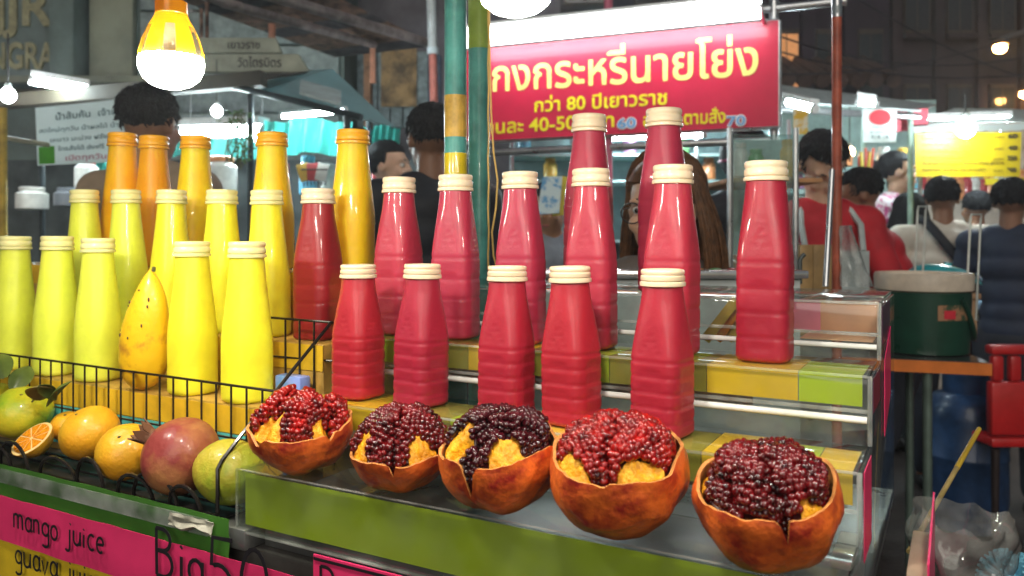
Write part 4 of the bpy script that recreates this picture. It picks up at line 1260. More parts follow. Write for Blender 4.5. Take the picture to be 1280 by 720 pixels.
# ------------------------------------------------------------------ the stall behind the yellow bottles
ls = Thing('drink_stall', PX(200, 400, 4.2), 'drink stall with dark roof beam and turquoise sheets behind the yellow bottles', 'stall')
mBeam = M('dark_beam', (.045, .036, .022), .7, var=.25, vscale=4)
ba = PX(-60, 139, 4.5); bb = PX(325, 106, 3.8)
def beamq(a, b, up, back):
    return [a, b, b + Vector((0, 0, up)), a + Vector((0, 0, up))]
ls.part('roof_beam', MB().slab(beamq(ba, bb, .07, 0), (0.15, 1, 0), .08), mBeam)
ls.part('roof_sheet', MB().slab([PX(-60, 126, 4.55), PX(335, 100, 3.85), PX(395, 90, 5.2), PX(-60, 118, 5.8)], (0, 0, 1), .01), M('roof_brown', (.045, .036, .026), .7, var=.3))
mTeals = sheet('turquoise_sheet', (.10, .70, .62), .4, .45)
mGreyS = sheet('grey_plastic_sheet', (.34, .50, .52), .35, .3, .2, 3)
# roof of translucent plastic
ls.part('canopy_sheet', MB().slab([PX(330, 116, 3.9), PX(450, 149, 3.6), PX(494, 160, 4.6), PX(415, 87, 5.0)], (0, 0, 1), .006), mGreyS)
ls.part('canopy_sheet', MB().slab([PX(330, 115, 3.9), PX(414, 87, 5.0), PX(380, 90, 5.1), PX(305, 108, 4.2)], (0, 0, 1), .006), mGreyS)
ls.part('canopy_patch', MB().slab([PX(374, 118, 3.75), PX(426, 133, 3.65), PX(427, 116, 4.05), PX(376, 102, 4.15)], (0, -.2, 1), .012), M('pale_patch', (.5, .62, .64), .5))
ls.part('canopy_edge', MB().tube([PX(292, 108, 3.9), PX(372, 127, 3.7), PX(452, 147, 3.58)], .016, 8), M('black_tube', (.02, .03, .035), .4, metal=.4))
for x, y0, Y in ((313, 108, 3.9), (461, 150, 4.4), (53, 200, 4.4), (434, 145, 3.6)):
    ls.part('post', MB().tube([PX(x, y0, Y), Vector((PX(x, 0, Y).x, Y, .02))], .015, 10), MATS['black_tube'])
# hanging turquoise curtains
def curtain(x0, x1, y0, y1, Y, mat, name='curtain', fold=.03, n=36):
    return ls.part(name, MB().grid(lambda a, b: PX(x0 + (x1 - x0) * a, y0 + (y1 - y0) * b + 3 * math.sin(a * 9), Y) + Vector((0, fold * math.sin(a * 34 + 2 * b), 0)), n, 6), mat)
curtain(330, 440, 150, 193, 4.3, mTeals); curtain(150, 330, 158, 196, 5.6, mTeals)
curtain(455, 500, 158, 186, 4.9, mTeals); curtain(95, 150, 200, 232, 4.8, mTeals)
# stall floor counter and back wall with goods
ls.part('back_wall', MB().box((bx(-80, 6.2), 6.2, .02), (bx(545, 6.2), 6.25, bz(200, 6.2))), M('back_board', (.05, .06, .06), .8, var=.5, vscale=3))
ls.part('counter', MB().box((bx(10, 4.6), 4.6, .02), (bx(470, 4.6), 5.2, .92)), M('counter_blue', (.14, .2, .22), .5, var=.3), bevel=.01)
# tubes and bulbs of that stall
tube_light(PX(40, 101, 4.1), PX(112, 113, 4.2), .02, mCool, 'thin strip lamp under the eaves beside the raised letters')
tube_light(PX(228, 166, 4.6), PX(330, 164, 4.4), .03, mCool, 'bright strip lamp under the canopy behind the orange bottles')
tube_light(PX(352, 146, 4.2), PX(432, 139, 4.0), .010, mCool, 'slim white strip lamp below the grey plastic canopy')
def round_bulb(px, py, Y, r, mat, label, grp='round lamps over the stalls', cordlen=.25):
    t = Thing('round_lamp', PX(px, py, Y), label, 'lamp', grp)
    t.part('globe', MB().blob(PX(px, py, Y), (r, r, r * 1.1), None, 20, 12), mat)
    t.part('holder', MB().lathe([(r * .5, r * .9), (r * .45, r * 1.6), (r * .2, r * 1.8)], 14, PX(px, py, Y)), M('holder', (.3, .32, .3), .5))
    t.part('cord', MB().tube([PX(px, py, Y) + Vector((0, 0, r * 1.7)), PX(px, py, Y) + Vector((0, 0, r * 1.7 + cordlen))], .004, 6), M('cord_dark', (.05, .05, .05), .5))
round_bulb(10, 119, 4.0, .034, mCoolB, 'round white lamp under the beam at the picture edge')
round_bulb(271, 139, 4.7, .03, mCoolB, 'round white lamp under the canopy near the hanging plant')
round_bulb(328, 172, 4.9, .045, mCoolB, 'glaring lamp behind the hanging plant')
round_bulb(238, 172, 4.9, .045, mCoolB, 'glaring lamp behind the back-turned person')
# white banner
def banner(name, pix, Ys, mat, label, cat='banner', thick=.006):
    q = quad_at(pix, Ys)
    t = Thing(name, (q[0] + q[1]) / 2, label, cat)
    n = (q[1] - q[0]).cross(q[3] - q[0]).normalized()
    t.part('panel', MB().slab(q, -n, thick), mat)
    t.q = q; t.n = n
    t.inv = Matrix.Translation(t.o).inverted()
    def line(body, x0, y0, x1, y1, hfrac, mat_, bold=.012):
        def at(a, b): return q[0].lerp(q[1], a).lerp(q[3].lerp(q[2], a), b)
        a = at(x0, y0); b = at(x1, y1)
        lettering(body, mat_, t.e, a, b - a, (q[3] - q[0]).normalized(), width=(b - a).length, height=hfrac * (q[3] - q[0]).length, bold=bold, proud=.004, parent_inv=t.inv)
    t.line = line
    return t
bn = banner('thai_banner', [(47, 207), (206, 199), (206, 118), (44, 135)], [3.85, 3.6, 3.6, 3.85], sheet('banner_white', (.80, .88, .88), .35, .4, .06), 'white banner with rows of Thai text and a green square')
mTextG = M('banner_ink', (.10, .17, .19), .6)
bn.line('น้ำส้มคั้น  เจ้าเก่าเยาวราช', .17, .76, .98, .76, .105, mTextG, .02)
bn.line('สดใหม่ทุกวัน น้ำผลไม้ น้ำทับทิม น้ำส้ม', .03, .56, .98, .56, .07, mTextG)
bn.line('มะนาว มะม่วง ฝรั่ง สับปะรด แตงโม', .12, .39, .98, .39, .07, mTextG)
bn.line('โทรสั่งได้ ส่งฟรี', .18, .23, .55, .23, .07, mTextG)
bn.line('เปิดทุกวัน ไม่มีวันหยุด', .24, .06, .98, .06, .085, M('banner_pink', (.55, .16, .25), .6))
def bat(t, a, b): return t.q[0].lerp(t.q[1], a).lerp(t.q[3].lerp(t.q[2], a), b)
bn.part('green_square', MB().slab([bat(bn, .015, .02), bat(bn, .145, .02), bat(bn, .145, .32), bat(bn, .015, .32)], bn.n, .002), M('green_print', (.07, .36, .02), .5))
# yellow posts by the picture edge
yp = Thing('yellow_post', (bx(4, 3.4), 3.4, 0), 'yellow painted post with a cross rail at the picture edge', 'post')
yp.part('upright', MB().tube([(bx(4, 3.4), 3.4, 0.01), (bx(4, 3.4), 3.4, bz(135, 3.4))], .016, 10), M('yellow_paint', (.55, .38, .05), .5, var=.25))
yp.part('rail', MB().tube([PX(4, 172, 3.4), PX(60, 181, 3.7)], .011, 8), M('pale_rail', (.5, .45, .28), .5))
# hanging plant
hp = Thing('hanging_plant', PX(300, 205, 3.8), 'hanging vine with small green leaves beside the dark post', 'plant')
rr = random.Random(7)
vine = MB()
for k in range(9):
    p = PX(300 + rr.uniform(-9, 9), 138 + rr.uniform(0, 10), 3.8); pts = [p]
    for s_ in range(7): p = p + Vector((rr.uniform(-.015, .015), rr.uniform(-.015, .015), -.035)); pts.append(p)
    hp.part('stem', MB().tube(pts, .003, 5), mStem)
lf = MB()
for k in range(260):
    t_ = rr.random()
    c = PX(300 + rr.gauss(0, 7) * (1 + .5 * (t_ < .3)) - 4 * (t_ < .35), 138 + 64 * t_, 3.8 + rr.uniform(-.05, .05))
    a = rr.uniform(0, 6.28); L = rr.uniform(.014, .026)
    d = Vector((math.cos(a), math.sin(a), rr.uniform(-.8, .2))).normalized(); s_ = d.orthogonal().normalized()
    lf.add([c, c + d * L * .5 + s_ * L * .32, c + d * L, c + d * L * .5 - s_ * L * .32], [(0, 1, 2, 3)])
tag(hp.part('leaves', lf, M('vine_leaf', (.07, .17, .04), .5, var=.3, vscale=40)), kind='stuff')

# goods on the back counter of the drink stall
cols = [(.5, .06, .07), (.10, .35, .5), (.75, .75, .7), (.15, .4, .15), (.7, .45, .08), (.4, .2, .4), (.75, .3, .12), (.2, .22, .25)]
cn = ['red', 'blue', 'white', 'green', 'yellow', 'purple', 'orange', 'grey']
def jar(px, py, Y, w, h, ci_, label, cat='jar', group=None, name='jar', lidc=None):
    p = PX(px, py, Y); t = Thing(name, p, label, cat, group)
    t.part('body', MB().lathe([(w * .42, 0), (w * .5, h * .04), (w * .5, h * .7), (w * .36, h * .82), (w * .34, h * .84)], 16, p), M('goods_' + cn[ci_], cols[ci_], .3, coat=.4, var=.12))
    t.part('lid', MB().lathe([(w * .38, h * .845), (w * .39, h * .86), (w * .39, h * .98), (w * .34, h)], 16, p), M('lid_' + cn[(lidc if lidc is not None else ci_)], cols[lidc if lidc is not None else ci_], .4))
    return t
jar(277, 240, 4.3, .16, .19, 2, 'pale plastic jar with an orange red lid behind the yellow bottles', lidc=6)
jar(108, 236, 4.35, .12, .16, 2, 'white jar with a red lid beside the banner foot', lidc=0)
jar(385, 244, 4.5, .10, .22, 1, 'blue canister standing between the orange bottles')
jar(352, 236, 4.8, .09, .2, 0, 'red bottle standing under the turquoise curtain')
jar(412, 238, 4.6, .10, .15, 2, 'white tub under the turquoise curtain')
jar(470, 236, 5.0, .11, .2, 0, 'red canister beside the dark haired customer')
jar(85, 258, 4.3, .14, .10, 7, 'low grey tub under the banner')
jar(40, 262, 4.3, .16, .12, 2, 'wide white tub under the banner near the yellow post')
# wire basket with packets near (395,210)
pkb = Thing('packet_basket', PX(392, 232, 4.2), 'small wire basket of snack packets hanging behind the orange bottles', 'basket')
for k in range(7):
    pkb.part('wire', MB().tube([PX(378 + 5 * k, 212, 4.2), PX(380 + 4.4 * k, 232, 4.2)], .004, 5), mWire)
pkb.part('rim', MB().tube([PX(377, 212, 4.2), PX(409, 212, 4.2), PX(409, 212, 4.05), PX(377, 212, 4.05)], .005, 6, closed=True), mWire)
for k, (x, c_) in enumerate(((383, 4), (391, 0), (400, 2))):
    o = MB().box((-.03, -.01, 0), (.03, .01, .09)).build('snack_packet', M('goods_' + cn[c_], cols[c_], .3), None, bevel=.006)
    o.location = PX(x, 226, 4.12); o.rotation_euler = (.1, .25 * (k - 1), .1)
    tag(o, ('yellow', 'red', 'white')[k] + ' snack packet sticking out of the small wire basket', 'packet')

# ------------------------------------------------------------------ cooked food stall: glass cabinet, shelves, blue and yellow posters
mGlassC = clear('cabinet_glass', tint=(.82, .93, .93), dust=.10, gain=1.6, dcol=(.6, .8, .8))
mPale = M('pale_cyan_panel', (.42, .60, .60), .5, var=.2, vscale=4)
cab = Thing('glass_cabinet', PX(965, 420, 2.5), 'pale glass food cabinet with a wooden shelf behind the last tall red bottle', 'cabinet')
Yc = 2.35
def cabpan(x0, x1, y0, y1, Y, mat, name, t=.006, **kw):
    a, b = PX(x0, y1, Y), PX(x1, y0, Y)
    return cab.part(name, MB().box((a.x, Y, a.z), (b.x, Y + t, b.z)), mat, **kw)
cabpan(912, 994, 168, 352, Yc, mGlassC, 'front_pane')
cabpan(912, 978, 175, 352, Yc + .42, mPale, 'back_panel', .012)
a, b = PX(912, 228, Yc), PX(1030, 222, Yc)
cab.part('shelf', MB().box((a.x, Yc + .008, a.z), (b.x, Yc + .40, b.z)), M('orange_wood', (.62, .32, .15), .5, var=.15), bevel=.002)
for x in (912, 994):
    q = PX(x, 352, Yc); cab.part('post', MB().tube([q + Vector((0, -.005, 0)), PX(x, 160, Yc) + Vector((0, -.005, 0))], .009, 8), mFrame)
a, b = PX(905, 380, Yc), PX(1045, 352, Yc)
cab.part('base', MB().box((a.x, Yc - .03, .02), (b.x, Yc + .5, b.z)), M('steel_cart', (.42, .46, .47), .3, metal=.7, var=.15), bevel=.004)
rr = random.Random(12)
for k, (x, y, c_, w, h) in enumerate(((925, 222, 2, .05, .11), (945, 222, 3, .05, .09), (985, 222, 4, .05, .12), (930, 350, 6, .09, .08), (985, 350, 2, .09, .12))):
    jar(x, y, Yc + .2, w, h, c_, f'{cn[c_]} lidded jar {"on the wooden shelf" if y < 300 else "on the floor"} of the glass cabinet', 'jar')
# back shelf with goods seen between the red bottles
bs = Thing('goods_shelf', PX(740, 420, 4.0), 'pale shelf of goods behind the long haired woman', 'shelf')
Ys_ = 4.3
for y in (192, 225, 300):
    a, b = PX(640, y + 3, Ys_), PX(985, y, Ys_); bs.part('board', MB().box((a.x, Ys_, a.z), (b.x, Ys_ + .3, b.z)), mPale)
a, b = PX(640, 420, Ys_), PX(985, 150, Ys_); bs.part('back_panel', MB().box((a.x, Ys_ + .301, .02), (b.x, Ys_ + .33, b.z)), M('dim_teal_panel', (.22, .34, .36), .6, var=.35, vscale=3))
for x in (640, 760, 870, 985):
    bs.part('upright', MB().tube([PX(x, 150, Ys_) - Vector((0, .012, 0)), Vector((bx(x, Ys_), Ys_ - .012, .02))], .012, 8), mFrame)
tube_light(PX(762, 172, 4.15), PX(880, 168, 4.1), .014, mCool, 'strip lamp over the goods shelf below the red sign')
for k in range(10):
    x = 655 + 33 * k
    c_ = (k * 3 + 1) % 8
    jar(x, 225 if k % 2 else 192, Ys_ + .12, .075, .12 if k % 2 else .1, c_, f'{cn[c_]} jar on the goods shelf, {ORD[k]} along from the poles', 'jar', 'jars on the goods shelf')
ps = banner('blue_poster', [(672, 268), (699, 266), (703, 220), (678, 221)], [3.0, 3.0, 3.05, 3.05], M('poster_blue', (.10, .34, .62), .5, col2=(.6, .75, .8), thresh=(.45, .55), vscale=18), 'blue and white poster leaning between the red bottles', 'poster')
ps = banner('yellow_poster', [(690, 270), (712, 268), (716, 222), (703, 220)], [3.08, 3.08, 3.1, 3.1], M('poster_yellow', (.8, .62, .03), .5), 'plain yellow poster beside the blue poster', 'poster')
# steel counter in front of the woman
ct = Thing('steel_counter', (bx(820, 1.9), 1.75, 0), 'steel food counter with bright edge behind the clear stand', 'counter')
Yk = 1.50
a, b = PX(640, 400, Yk), PX(1004, 349, Yk)
ct.part('body', MB().box((a.x, Yk + .012, .02), (b.x, Yk + .10, b.z)), M('counter_white', (.52, .58, .58), .4, var=.15), bevel=.004)
ct.part('edge', MB().box((a.x - .01, Yk - .004, b.z + .001), (b.x + .01, Yk + .105, b.z + .016)), M('steel_bright', (.75, .78, .8), .2, metal=.8), bevel=.003)
for k in range(6):
    t = Thing('food_tray', PX(880 + 18 * k, 346, 1.57), f'small {cn[(k * 5 + 6) % 8]} food tray on the steel counter, {ORD[k]} from the woman', 'tray')
    p = PX(872 + 22 * k, 347, 1.56)
    t.part('tray', MB().lathe([(.012, 0), (.017, .014), (.018, .015), (.016, .014)], 14, p), mFrame)
    t.part('food', MB().blob(p + Vector((0, 0, .013)), (.015, .015, .006), lambda d: 1 + .2 * noise.noise(d * 4), 12, 8), M('goods_' + cn[(k * 5 + 6) % 8], cols[(k * 5 + 6) % 8], .3))

# ------------------------------------------------------------------ red painted post, struts, wood board, bag by the red-shirted vendor
rp = pole('steel_post', 1046, 1.95, 12, 0, 2.6, 'slender post with peeling orange red paint and steel clamp', [(-40, 22, mFrame, 'bare_top'), (8, 18, MATS['collar'], 'clamp')], M('orange_red_paint', (.45, .10, .055), .4, coat=.2, var=.25, vscale=14))
st = Thing('steel_strut', PX(1033, 355, 1.8), 'short slanting steel strut beside the red painted post', 'strut')
st.part('bar', MB().tube([PX(1032, 358, 1.8), PX(1040, 212, 1.85)], .0065, 10), mFrame)
st.part('hook', MB().tube([PX(1000, 355, 1.8), PX(1000, 325, 1.8), PX(1003, 320, 1.8), PX(1006, 318, 1.8)], .005, 8), M('dark_hook', (.05, .07, .07), .4))
wb = Thing('wooden_board', PX(1022, 400, 2.1), 'upright tan wooden board below the vendor', 'board')
for k in range(3):
    a, b = PX(1000 + k * 17, 420, 2.1), PX(1016.6 + k * 17, 306, 2.1)
    wb.part('plank', MB().box((a.x, 2.1, a.z), (b.x, 2.12, b.z)), M('tan_wood', (.50, .32, .13), .5, var=.2, vscale=9), bevel=.002)
bag = Thing('plastic_bag', PX(1062, 356, 1.95), 'thin white plastic bag hanging from the red painted post', 'bag')
bag.part('film', MB().grid(lambda a, b: PX(1050 + (10 + 30 * b) * a, 282 + 76 * b, 1.93) + Vector((.004 * math.sin(9 * a), -.03 * math.sin(math.pi * a) + .012 * noise.noise(Vector((a * 5, b * 5, 3))), 0)), 16, 14), clear('bag_film', tint=(.85, .88, .88), dust=.28, gain=1.4, rough=.2), solid=.0008)

# ------------------------------------------------------------------ side table, cooler, bowls, gas cylinder
Yt = 2.25
tb = Thing('side_table', (bx(1150, Yt), Yt + .3, 0), 'dark topped side table with an orange edge carrying the green cooler', 'table')
zt_ = bz(452, Yt)
x0, x1 = bx(1040, Yt), bx(1234, Yt)
pA = Vector((x0, Yt + .12, zt_)); pB = Vector((x1, Yt - .02, zt_)); pC = pB + Vector((.12, .55, 0)); pD = pA + Vector((0, .55, 0))
tb.part('top', MB().slab([pA + Vector((0, .004, -.034)), pB + Vector((-.003, .004, -.034)), pC + Vector((0, 0, -.034)), pD + Vector((0, 0, -.034))], (0, 0, 1), .034), M('dark_laminate', (.045, .042, .045), .25, coat=.3))
tb.part('orange_edge', MB().slab([pA + Vector((0, 0, -.036)), pB + Vector((0, 0, -.036)), pB + Vector((0, 0, -.002)), pA + Vector((0, 0, -.002))], (0, -1, 0), .003), M('orange_edge', (.75, .20, .03), .4, var=.1))
for q in (pA.lerp(pB, .68) + Vector((0, .03, 0)), pA.lerp(pB, .1) + Vector((0, .03, 0)), pC + Vector((-.1, -.05, 0)), pD + Vector((.1, -.05, 0))):
    tb.part('leg', MB().tube([(q.x, q.y, .01), (q.x, q.y, q.z - .036)], .013, 10), M('green_grey_leg', (.16, .22, .19), .4, metal=.4))
co = Thing('ice_cooler', (bx(1152, 2.46), 2.46, zt_), 'dark green drum cooler with white rim and small red picture', 'cooler')
pc = Vector((bx(1154, 2.46), 2.46, zt_)); rc = .135
co.part('drum', MB().lathe([(rc * .90, .001), (rc * .93, .004), (rc * .965, .15), (rc * .97, .185)], 40, pc), M('dark_green_plastic', (.012, .060, .038), .3, coat=.4, var=.12))
co.part('rim', MB().lathe([(rc * .98, .186), (rc * 1.02, .19), (rc * 1.03, .232), (rc * 1.0, .240), (rc * .93, .240), (rc * .92, .232), (rc * .90, .12), (.002, .12)], 40, pc), M('cream_plastic', (.72, .62, .50), .4))
dec = MB()
for k in range(9):
    th0 = -1.75 + k * .09
    dec.add([pc + Vector((rc * .972 * math.cos(t), rc * .972 * math.sin(t), z)) for t, z in ((th0, .105), (th0 + .09, .105), (th0 + .09, .15), (th0, .15))], [(0, 1, 2, 3)])
co.part('decal', dec, M('decal_tan', (.42, .22, .12), .4, col2=(.05, .09, .05), thresh=(.45, .55), vscale=50))
dec = MB()
for k in range(3):
    th0 = -1.62 + k * .09
    dec.add([pc + Vector((rc * .977 * math.cos(t), rc * .977 * math.sin(t), z)) for t, z in ((th0, .11), (th0 + .09, .11), (th0 + .09, .135), (th0, .135))], [(0, 1, 2, 3)])
co.part('decal', dec, M('decal_red', (.6, .03, .05), .4))
co.part('handle', MB().tube([pc + Vector((rc * 1.0 * math.cos(t), rc * 1.0 * math.sin(t), .17 - .13 * math.sin((t + 1.2) / 1.9 * math.pi))) for t in [(-1.2 + 1.9 * k / 14) for k in range(15)]], .008, 8), M('dark_green_plastic', (.012, .060, .038)))
def bowl(px, py, Y, r, h, mat, label, dome=False, zbase=None):
    p = PX(px, py, Y)
    if zbase is not None: p.z = zbase
    t = Thing('bowl', p, label, 'bowl')
    if dome:
        t.part('lid', MB().lathe([(r * .2, h), (r * .25, h * .96), (r * .55, h * .85), (r * .85, h * .5), (r, h * .1), (r * 1.02, 0), (r * .98, .001), (r * .9, .002)], 32, p), mat)
        t.part('knob', MB().lathe([(r * .12, h * .99), (r * .10, h * 1.12), (r * .14, h * 1.2), (r * .05, h * 1.25)], 12, p), mat)
    else:
        t.part('bowl_wall', MB().lathe([(r * .5, 0), (r * .8, h * .35), (r, h * .95), (r * 1.06, h), (r * .97, h * .97), (r * .75, h * .4), (.002, h * .15)], 32, p), mat)
    return t
crate = Thing('food_box', PX(1180, 420, 2.85), 'tan box behind the cooler carrying the bowls', 'box')
a, b = PX(1100, 450, 2.75), PX(1222, 374, 2.75)
crate.part('box_wall', MB().box((a.x, 2.75, zt_ + .001), (b.x, 3.05, b.z)), M('tan_card', (.45, .27, .15), .6), bevel=.004)
crate.part('box_lid', MB().box((a.x - .008, 2.74, b.z + .001), (b.x + .008, 3.06, b.z + .02)), M('tan_card', (.45, .27, .15), .6), bevel=.003)
bowl(1178, 355, 2.9, .115, .05, M('pink_plastic', (.78, .07, .22), .35, coat=.4), 'shallow pink bowl under the turquoise lid', zbase=b.z + .021)
lid = bowl(1181, 340, 2.9, .118, .045, M('turquoise_plastic', (.05, .52, .58), .35, coat=.4), 'turquoise domed lid resting tilted on the pink bowl', True, zbase=b.z + .066)
lid.e.rotation_euler = (0, .22, 0)
bowl(1121, 352, 2.88, .055, .055, M('pale_blue_plastic', (.5, .66, .74), .35, coat=.3), 'small pale blue bowl behind the cooler rim', zbase=b.z + .021)
# thin steel hoops over the bowls
for k, (xa, xb, yt, Y) in enumerate(((1147, 1153, 258, 2.7), (1213, 1222, 268, 2.5))):
    t = Thing('steel_hoop', PX((xa + xb) / 2, 395, Y), ('narrow wire hoop standing behind the white shirted man' if k == 0 else 'narrow wire hoop standing before the navy shirted man'), 'wire hoop')
    t.part('wire', MB().tube([PX(xa - 6, 400, Y), PX(xa, yt + 6, Y), PX(xa + 1, yt, Y), PX(xb + 5, yt, Y), PX(xb + 4, yt + 6, Y), PX(xb - 2, 400, Y)], .0035, 6), M('wire_pale', (.62, .66, .62), .35, metal=.5))
# gas cylinder on the ground
Yg = 3.72
gp = Vector((bx(1207, Yg), Yg, .012))
gc = Thing('gas_cylinder', gp, 'blue gas cylinder standing on the ground below the side table', 'gas cylinder')
mBlue = M('blue_steel', (.018, .05, .13), .4, coat=.2, var=.25, vscale=9)
gr = .175
gc.part('tank', MB().lathe([(gr * .5, .05), (gr * .85, .06), (gr * .98, .11), (gr, .15), (gr, .325), (gr * 1.012, .328), (gr * 1.012, .338), (gr, .341), (gr, .50), (gr * .95, .56), (gr * .75, .605), (gr * .4, .63), (gr * .25, .632)], 36, gp), mBlue)
gc.part('foot_ring', MB().lathe([(gr * .78, 0), (gr * .8, .0), (gr * .8, .062), (gr * .78, .062)], 32, gp), mBlue)
gc.part('collar', MB().lathe([(gr * .52, .60), (gr * .55, .60), (gr * .55, .74), (gr * .57, .75), (gr * .52, .75)], 28, gp), mBlue)
gc.part('valve', MB().lathe([(.02, .63), (.02, .68), (.035, .685), (.035, .70), (.01, .705)], 12, gp), M('brass', (.5, .35, .12), .35, metal=.8))
for k in range(3):
    z = .26 + k * .09
    gc.part('marking', MB().add([gp + Vector((gr * 1.004 * math.cos(t), gr * 1.004 * math.sin(t), zz)) for t, zz in ((-.75, z), (-.52, z), (-.52, z + .06), (-.75, z + .06))], [(0, 1, 2, 3)]), M('white_print', (.45, .48, .5), .5, col2=(.03, .06, .14), thresh=(.42, .52), vscale=45))
# red plastic chair
rc_ = Thing('plastic_chair', (bx(1265, 3.5), 3.6, 0), 'red plastic armchair at the picture edge beside the gas cylinder', 'chair')
mRedPl = M('red_plastic', (.62, .018, .02), .35, coat=.3, var=.08)
Yq = 3.4
def rbox(x0, x1, y0, y1, Y, d, name):
    a, b = PX(x0, y1, Y), PX(x1, y0, Y)
    rc_.part(name, MB().box((a.x, Y, a.z), (b.x, Y + d, b.z)), mRedPl, bevel=.012)
rbox(1240, 1340, 432, 444, Yq, .06, 'back_rail'); rbox(1240, 1340, 478, 545, Yq + .002, .05, 'back_panel')
for k in range(5): rbox(1242 + k * 22, 1256 + k * 22, 445, 477, Yq + .005, .04, 'back_slat')
rbox(1240, 1340, 548, 560, Yq + .01, .5, 'seat'); rbox(1236, 1246, 455, 466, Yq + .09, .45, 'armrest')
for x in (1244, 1330):
    for Yl_ in (Yq + .03, Yq + .45):
        rc_.part('leg', MB().tube([PX(x, 561, Yl_), (bx(x, Yl_), Yl_, .015)], [.018, .014], 10), M('dark_leg', (.03, .02, .02), .4))
# ------------------------------------------------------------------ box, bag, stick and cloth at the near corner
NO = (-.03, .74, -.3695)
nb = stall_empty('paper_box', NO, 'small paper covered box with pink and green sides beside the clear stand', 'box')
MB().box((-.036, .66, -.3690), (-.020, .82, -.268)).build('box_wall', M('kraft', (.50, .40, .28), .6), nb, NO, bevel=.002)
MB().prism([(-.0195, .66, -.3690), (-.0195, .822, -.3690), (-.0195, .822, -.232), (-.0195, .66, -.240)], (.0015, 0, 0)).build('pink_side', mPinkP, nb, NO)
MB().box((-.040, .658, -.3690), (-.018, .6595, -.256)).build('green_side', M('leaf_green_paper', (.06, .28, .03), .5), nb, NO)
BC = Vector((.004, .85, -.3695))
def bagfn(a, b):
    th = 2 * math.pi * a
    r = .036 * (1 + .3 * noise.noise(Vector((math.cos(th) * 1.5, math.sin(th) * 1.5, b * 3)))) * (.75 + .5 * b - .15 * b * b)
    return BC + Vector((r * math.cos(th) * 1.1, r * math.sin(th) * .9, .112 * b + .022 * b * noise.noise(Vector((math.cos(th) * 2, math.sin(th) * 2, 5)))))
bg2 = MB().grid(bagfn, 64, 26)
for p in bg2.v:
    p += Vector((noise.noise(p * 70), noise.noise(p * 70 + Vector((9, 0, 0))), 0)) * .004
o = bg2.build('crumpled_bag', clear('crinkled_film', tint=(.86, .86, .84), dust=.14, gain=2.6, rough=.10), None, BC)
o.location = S(*BC); o.rotation_euler.z = -TH
tag(o, 'crumpled clear plastic bag standing open beside the paper box', 'bag')
sk = Thing('bamboo_stick', PX(1148, 664, .90), 'long thin stick with a yellow painted tip leaning from the clear bag', 'stick')
sk.part('shaft', MB().tube([PX(1136, 690, .88), PX(1196, 585, .99)], [.0030, .0030], 10), M('bamboo', (.52, .38, .14), .5, var=.2, vscale=30))
sk.part('tip', MB().tube([PX(1196, 585, .99), PX(1224, 536, 1.05)], [.0033, .0030], 10), M('yellow_tip', (.72, .48, .05), .45))
sc_ = MB(); rr = random.Random(2)
cl0 = PX(1264, 728, .80)
for k in range(150):
    a = rr.uniform(0, 6.28); e = rr.uniform(-.1, 1.2)
    d = Vector((math.cos(a) * math.cos(e), math.sin(a) * math.cos(e), math.sin(e)))
    sc_.tube([cl0 + d * .014, cl0 + d * .024 + Vector((rr.uniform(-.003, .003), 0, 0)), cl0 + d * .032], [.0024, .0026, .0012], 6)
pf_ = Thing('blue_brush', cl0, 'fuzzy pale blue scrubbing tuft in the corner below the gas cylinder', 'brush')
tag(pf_.part('bristles', sc_, M('blue_fibre', (.14, .42, .58), .6)), kind='stuff')
pf_.part('core', MB().blob(cl0, (.017, .017, .017)), M('blue_fibre', (.14, .42, .58), .6))
pf_.part('stalk', MB().tube([cl0, Vector((cl0.x, cl0.y, CH - .3695))], .006, 8), M('blue_fibre', (.14, .42, .58), .6))

# ------------------------------------------------------------------ far stalls on the right
rs = Thing('far_food_stall', (bx(1050, 5.2), 5.3, 0), 'far food stall with pale roof sheets behind the red painted post', 'stall')
rs.part('roof_sheet', MB().slab([PX(965, 128, 4.8), PX(1150, 140, 4.8), PX(1170, 132, 6.2), PX(975, 108, 6.2)], (0, 0, 1), .012), M('roof_pale', (.45, .52, .52), .5, var=.2))
rs.part('roof_beam', MB().tube([PX(960, 136, 4.78), PX(1150, 146, 4.78)], .02, 8), mFrame)
rs.part('back_wall', MB().box((bx(950, 6.4), 6.4, .02), (bx(1170, 6.4), 6.44, bz(125, 6.4))), M('teal_white_wall', (.36, .50, .48), .6, var=.3, vscale=2.5))
for x in (965, 1080, 1138):
    rs.part('post', MB().tube([PX(x, 138, 4.85), Vector((bx(x, 4.85), 4.85, .02))], .017, 8), M('green_post', (.35, .5, .42), .45))
rs.part('counter', MB().box((bx(990, 5.2), 5.2, .02), (bx(1150, 5.2), 5.6, .95)), M('counter_blue', (.14, .2, .22)))
tube_light(PX(984, 127, 4.7), PX(1018, 136, 4.5), .022, mCool, 'slanting bright tube beside the red sign edge')
tube_light(PX(1072, 128, 5.0), PX(1096, 132, 4.95), .024, mCool, 'short bright tube left of the oval sign'.replace('left of', 'just before'))
round_bulb(1062, 190, 5.6, .035, lamp('warm_bulb', (1, .75, .4), 25), 'warm round lamp beside the red painted post')
ov = banner('oval_sign', [(1079, 178), (1120, 178), (1121, 136), (1078, 136)], [4.75] * 4, M('oval_white', (.60, .68, .66), .5), 'white hanging sign with a red oval emblem and small text', 'sign')
op = [bat(ov, .5, .74) + Vector((.33 * .19 * math.cos(t) , -.004, .045 * math.sin(t))) for t in [2 * math.pi * k / 28 for k in range(28)]]
ov.part('red_oval', MB().prism(op, (0, -.003, 0)), M('oval_red', (.62, .04, .06), .5))
